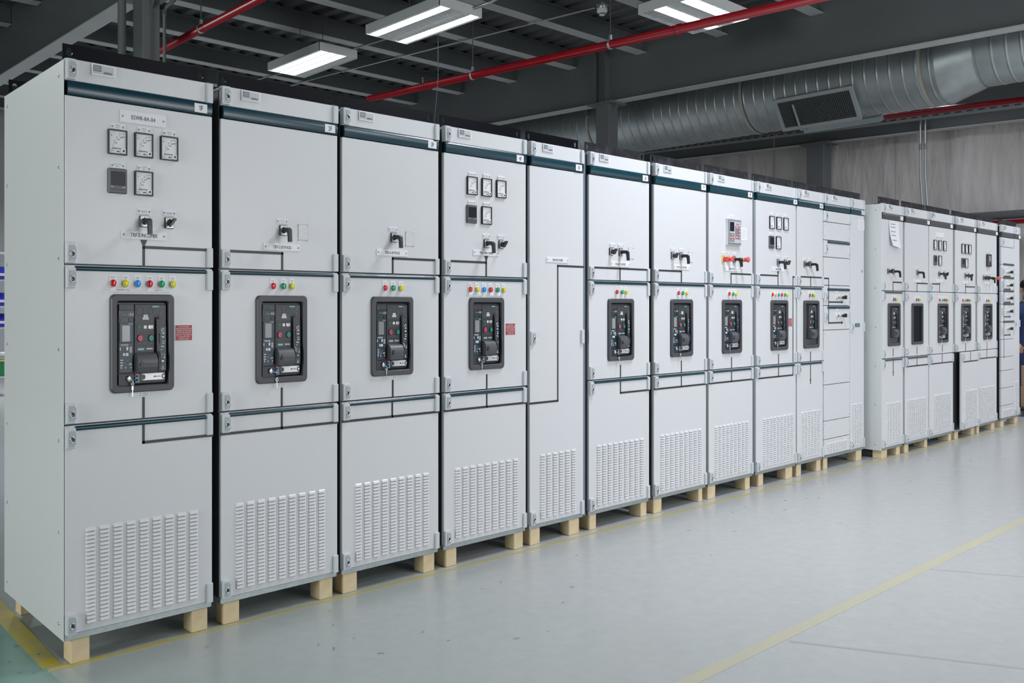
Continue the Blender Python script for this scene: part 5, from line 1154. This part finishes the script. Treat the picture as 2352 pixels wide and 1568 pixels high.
def person():
    p = thing('person', 'person in navy work clothes and a pale blue face mask behind the last cabinet', 'person', (13.20, 3.94, 0))
    J = [ # x, y, z, radius x, radius y ; facing -X side toward the camera
        ((0, 0, .98), .155, .115), ((0, 0, 1.10), .150, .11), ((0, 0, 1.28), .175, .12), ((0, 0, 1.40), .165, .11), ((0, 0, 1.47), .075, .07), ((0, 0, 1.54), .055, .058)]
    V_ = []; E_ = []; S_ = []
    def node(c, a, b, link=None):
        V_.append(c); S_.append((a, b)); i = len(V_) - 1
        if link is not None: E_.append((link, i))
        return i
    prev = None; ids = []
    for c, a, b in J: prev = node(c, a, b, prev); ids.append(prev)
    head = node((0, -.01, 1.62), .070, .085, prev); node((0, -.012, 1.705), .068, .082, head)
    for s_ in (-1, 1):
        h = node((s_ * .10, 0, .90), .095, .10, ids[0]); kn = node((s_ * .115, -.02, .50), .062, .066, h); an = node((s_ * .12, .01, .10), .045, .048, kn)
        he = node((s_ * .12, -.03, .045), .042, .04, an); node((s_ * .13, -.15, .032), .04, .03, he)
        sh = node((s_ * .20, 0, 1.39), .065, .065, ids[3]); el = node((s_ * .255, .01, 1.11), .048, .05, sh); wr = node((s_ * .235, -.14, .92), .031, .033, el)
        pm = node((s_ * .225, -.20, .875), .036, .022, wr)
        for k, (dx, ln) in enumerate(((-.028, .055), (-.010, .070), (.010, .075), (.028, .065))):
            f0 = node((s_ * .225 + dx, -.235, .845), .0095, .0095, pm); node((s_ * .225 + dx, -.25, .845 - ln), .008, .008, f0)
        t0 = node((s_ * .19, -.215, .865), .0105, .0105, pm); node((s_ * .175, -.245, .83), .009, .009, t0)
    me = bpy.data.meshes.new('person_skeleton'); me.from_pydata(V_, E_, [])
    o = bpy.data.objects.new('body', me); COL.objects.link(o)
    md = o.modifiers.new('skin', 'SKIN'); md.use_smooth_shade = True
    for i, (a, b) in enumerate(S_):
        sv = me.skin_vertices[0].data[i]; sv.radius = (a, b); sv.use_root = (i == 0)
    sb = o.modifiers.new('subdivision', 'SUBSURF'); sb.levels = 2; sb.render_levels = 2
    bpy.context.view_layer.update()
    ev = o.evaluated_get(bpy.context.evaluated_depsgraph_get()); m2 = bpy.data.meshes.new_from_object(ev)
    bpy.data.objects.remove(o)
    m2.materials.clear(); [m2.materials.append(q) for q in (NAVY, SKIN, BLK)]
    for pl in m2.polygons:
        z = pl.center.z; y = pl.center.y
        pl.material_index = 1 if (z > 1.49 or (y < -.12 and .7 < z < .96)) else (2 if z < .09 else 0); pl.use_smooth = True
    b = put('body', m2, p)
    hm = MB(); n = 18
    prof = [(.082, 1.675), (.088, 1.695), (.090, 1.72), (.080, 1.76), (.055, 1.785), (.015, 1.795)]
    vs_ = []
    for r, z in prof:
        for i in range(n):
            a = 2 * math.pi * i / n; f_ = 1.0 if math.sin(a) > -.35 or z > 1.70 else .86
            vs_.append((r * .95 * math.cos(a), .005 + r * 1.12 * math.sin(a), max(z, 1.735) if math.sin(a) < -.35 and z < 1.72 else z))
    hm.add(vs_, [(k_ * n + i, k_ * n + (i + 1) % n, (k_ + 1) * n + (i + 1) % n, (k_ + 1) * n + i) for k_ in range(len(prof) - 1) for i in range(n)] , 0, True)
    hm.add(vs_[-n:], [tuple(range(n))]); hm.build('hair', HAIR, b)
    mk = MB(); vs_ = []
    for z, ro in ((1.625, .086), (1.605, .100), (1.575, .104), (1.545, .092), (1.53, .075)):
        for i in range(11):
            a = R(200 + 140 * i / 10); vs_.append((ro * .86 * math.cos(a), -.012 + ro * 1.08 * math.sin(a), z))
    mk.add(vs_, [(k_ * 11 + i, k_ * 11 + i + 1, (k_ + 1) * 11 + i + 1, (k_ + 1) * 11 + i) for k_ in range(4) for i in range(10)], 0, True); mk.build('face_mask', MASKB, b)
    for s_ in (-1, 1):
        e = MB(); e.lathe((s_ * .030, -.094, 1.655), [(.009, .004), (.008, -.002), (.003, -.005)], 12, 1.3); e.lathe((s_ * .030, -.0985, 1.655), [(.004, 0), (.002, -.0012)], 10, m=1); e.build('eye', [WHITE, HAIR], b)
        e = MB(); e.lathe((s_ * .078, .0, 1.635), [(.030, -.006), (.030, .006)], 14, .5, 'y', cap0=True); e.build('ear', SKIN, b)
    p.rotation_euler = (0, 0, R(-45)); p.scale = (.96, .96, .96)
person()
# small shavings on the floor
t = MB(); rnd = random.Random(11)
for _ in range(46):
    x, y = rnd.uniform(1.2, 10.5), rnd.uniform(2.6, 3.45)
    a = rnd.uniform(0, 6.28); r = rnd.uniform(.006, .016)
    t.tube([(x + r * math.cos(a + q), y + r * math.sin(a + q), .0025) for q in (0, .7, 1.4, 2.1)], .0013, 5)
for x, y in ((.93, 3.80), (.97, 3.62), (.99, 3.95), (.93, 3.66), (1.03, 3.80)): t.tube([(x, y, .003), (x + .006, y + .004, .004), (x + .011, y, .003)], .0014, 5)
o = t.build('floor_debris', GALV); o['kind'] = 'stuff'; o['label'] = 'tiny shavings scattered on the floor before the cabinets'; o['category'] = 'debris'
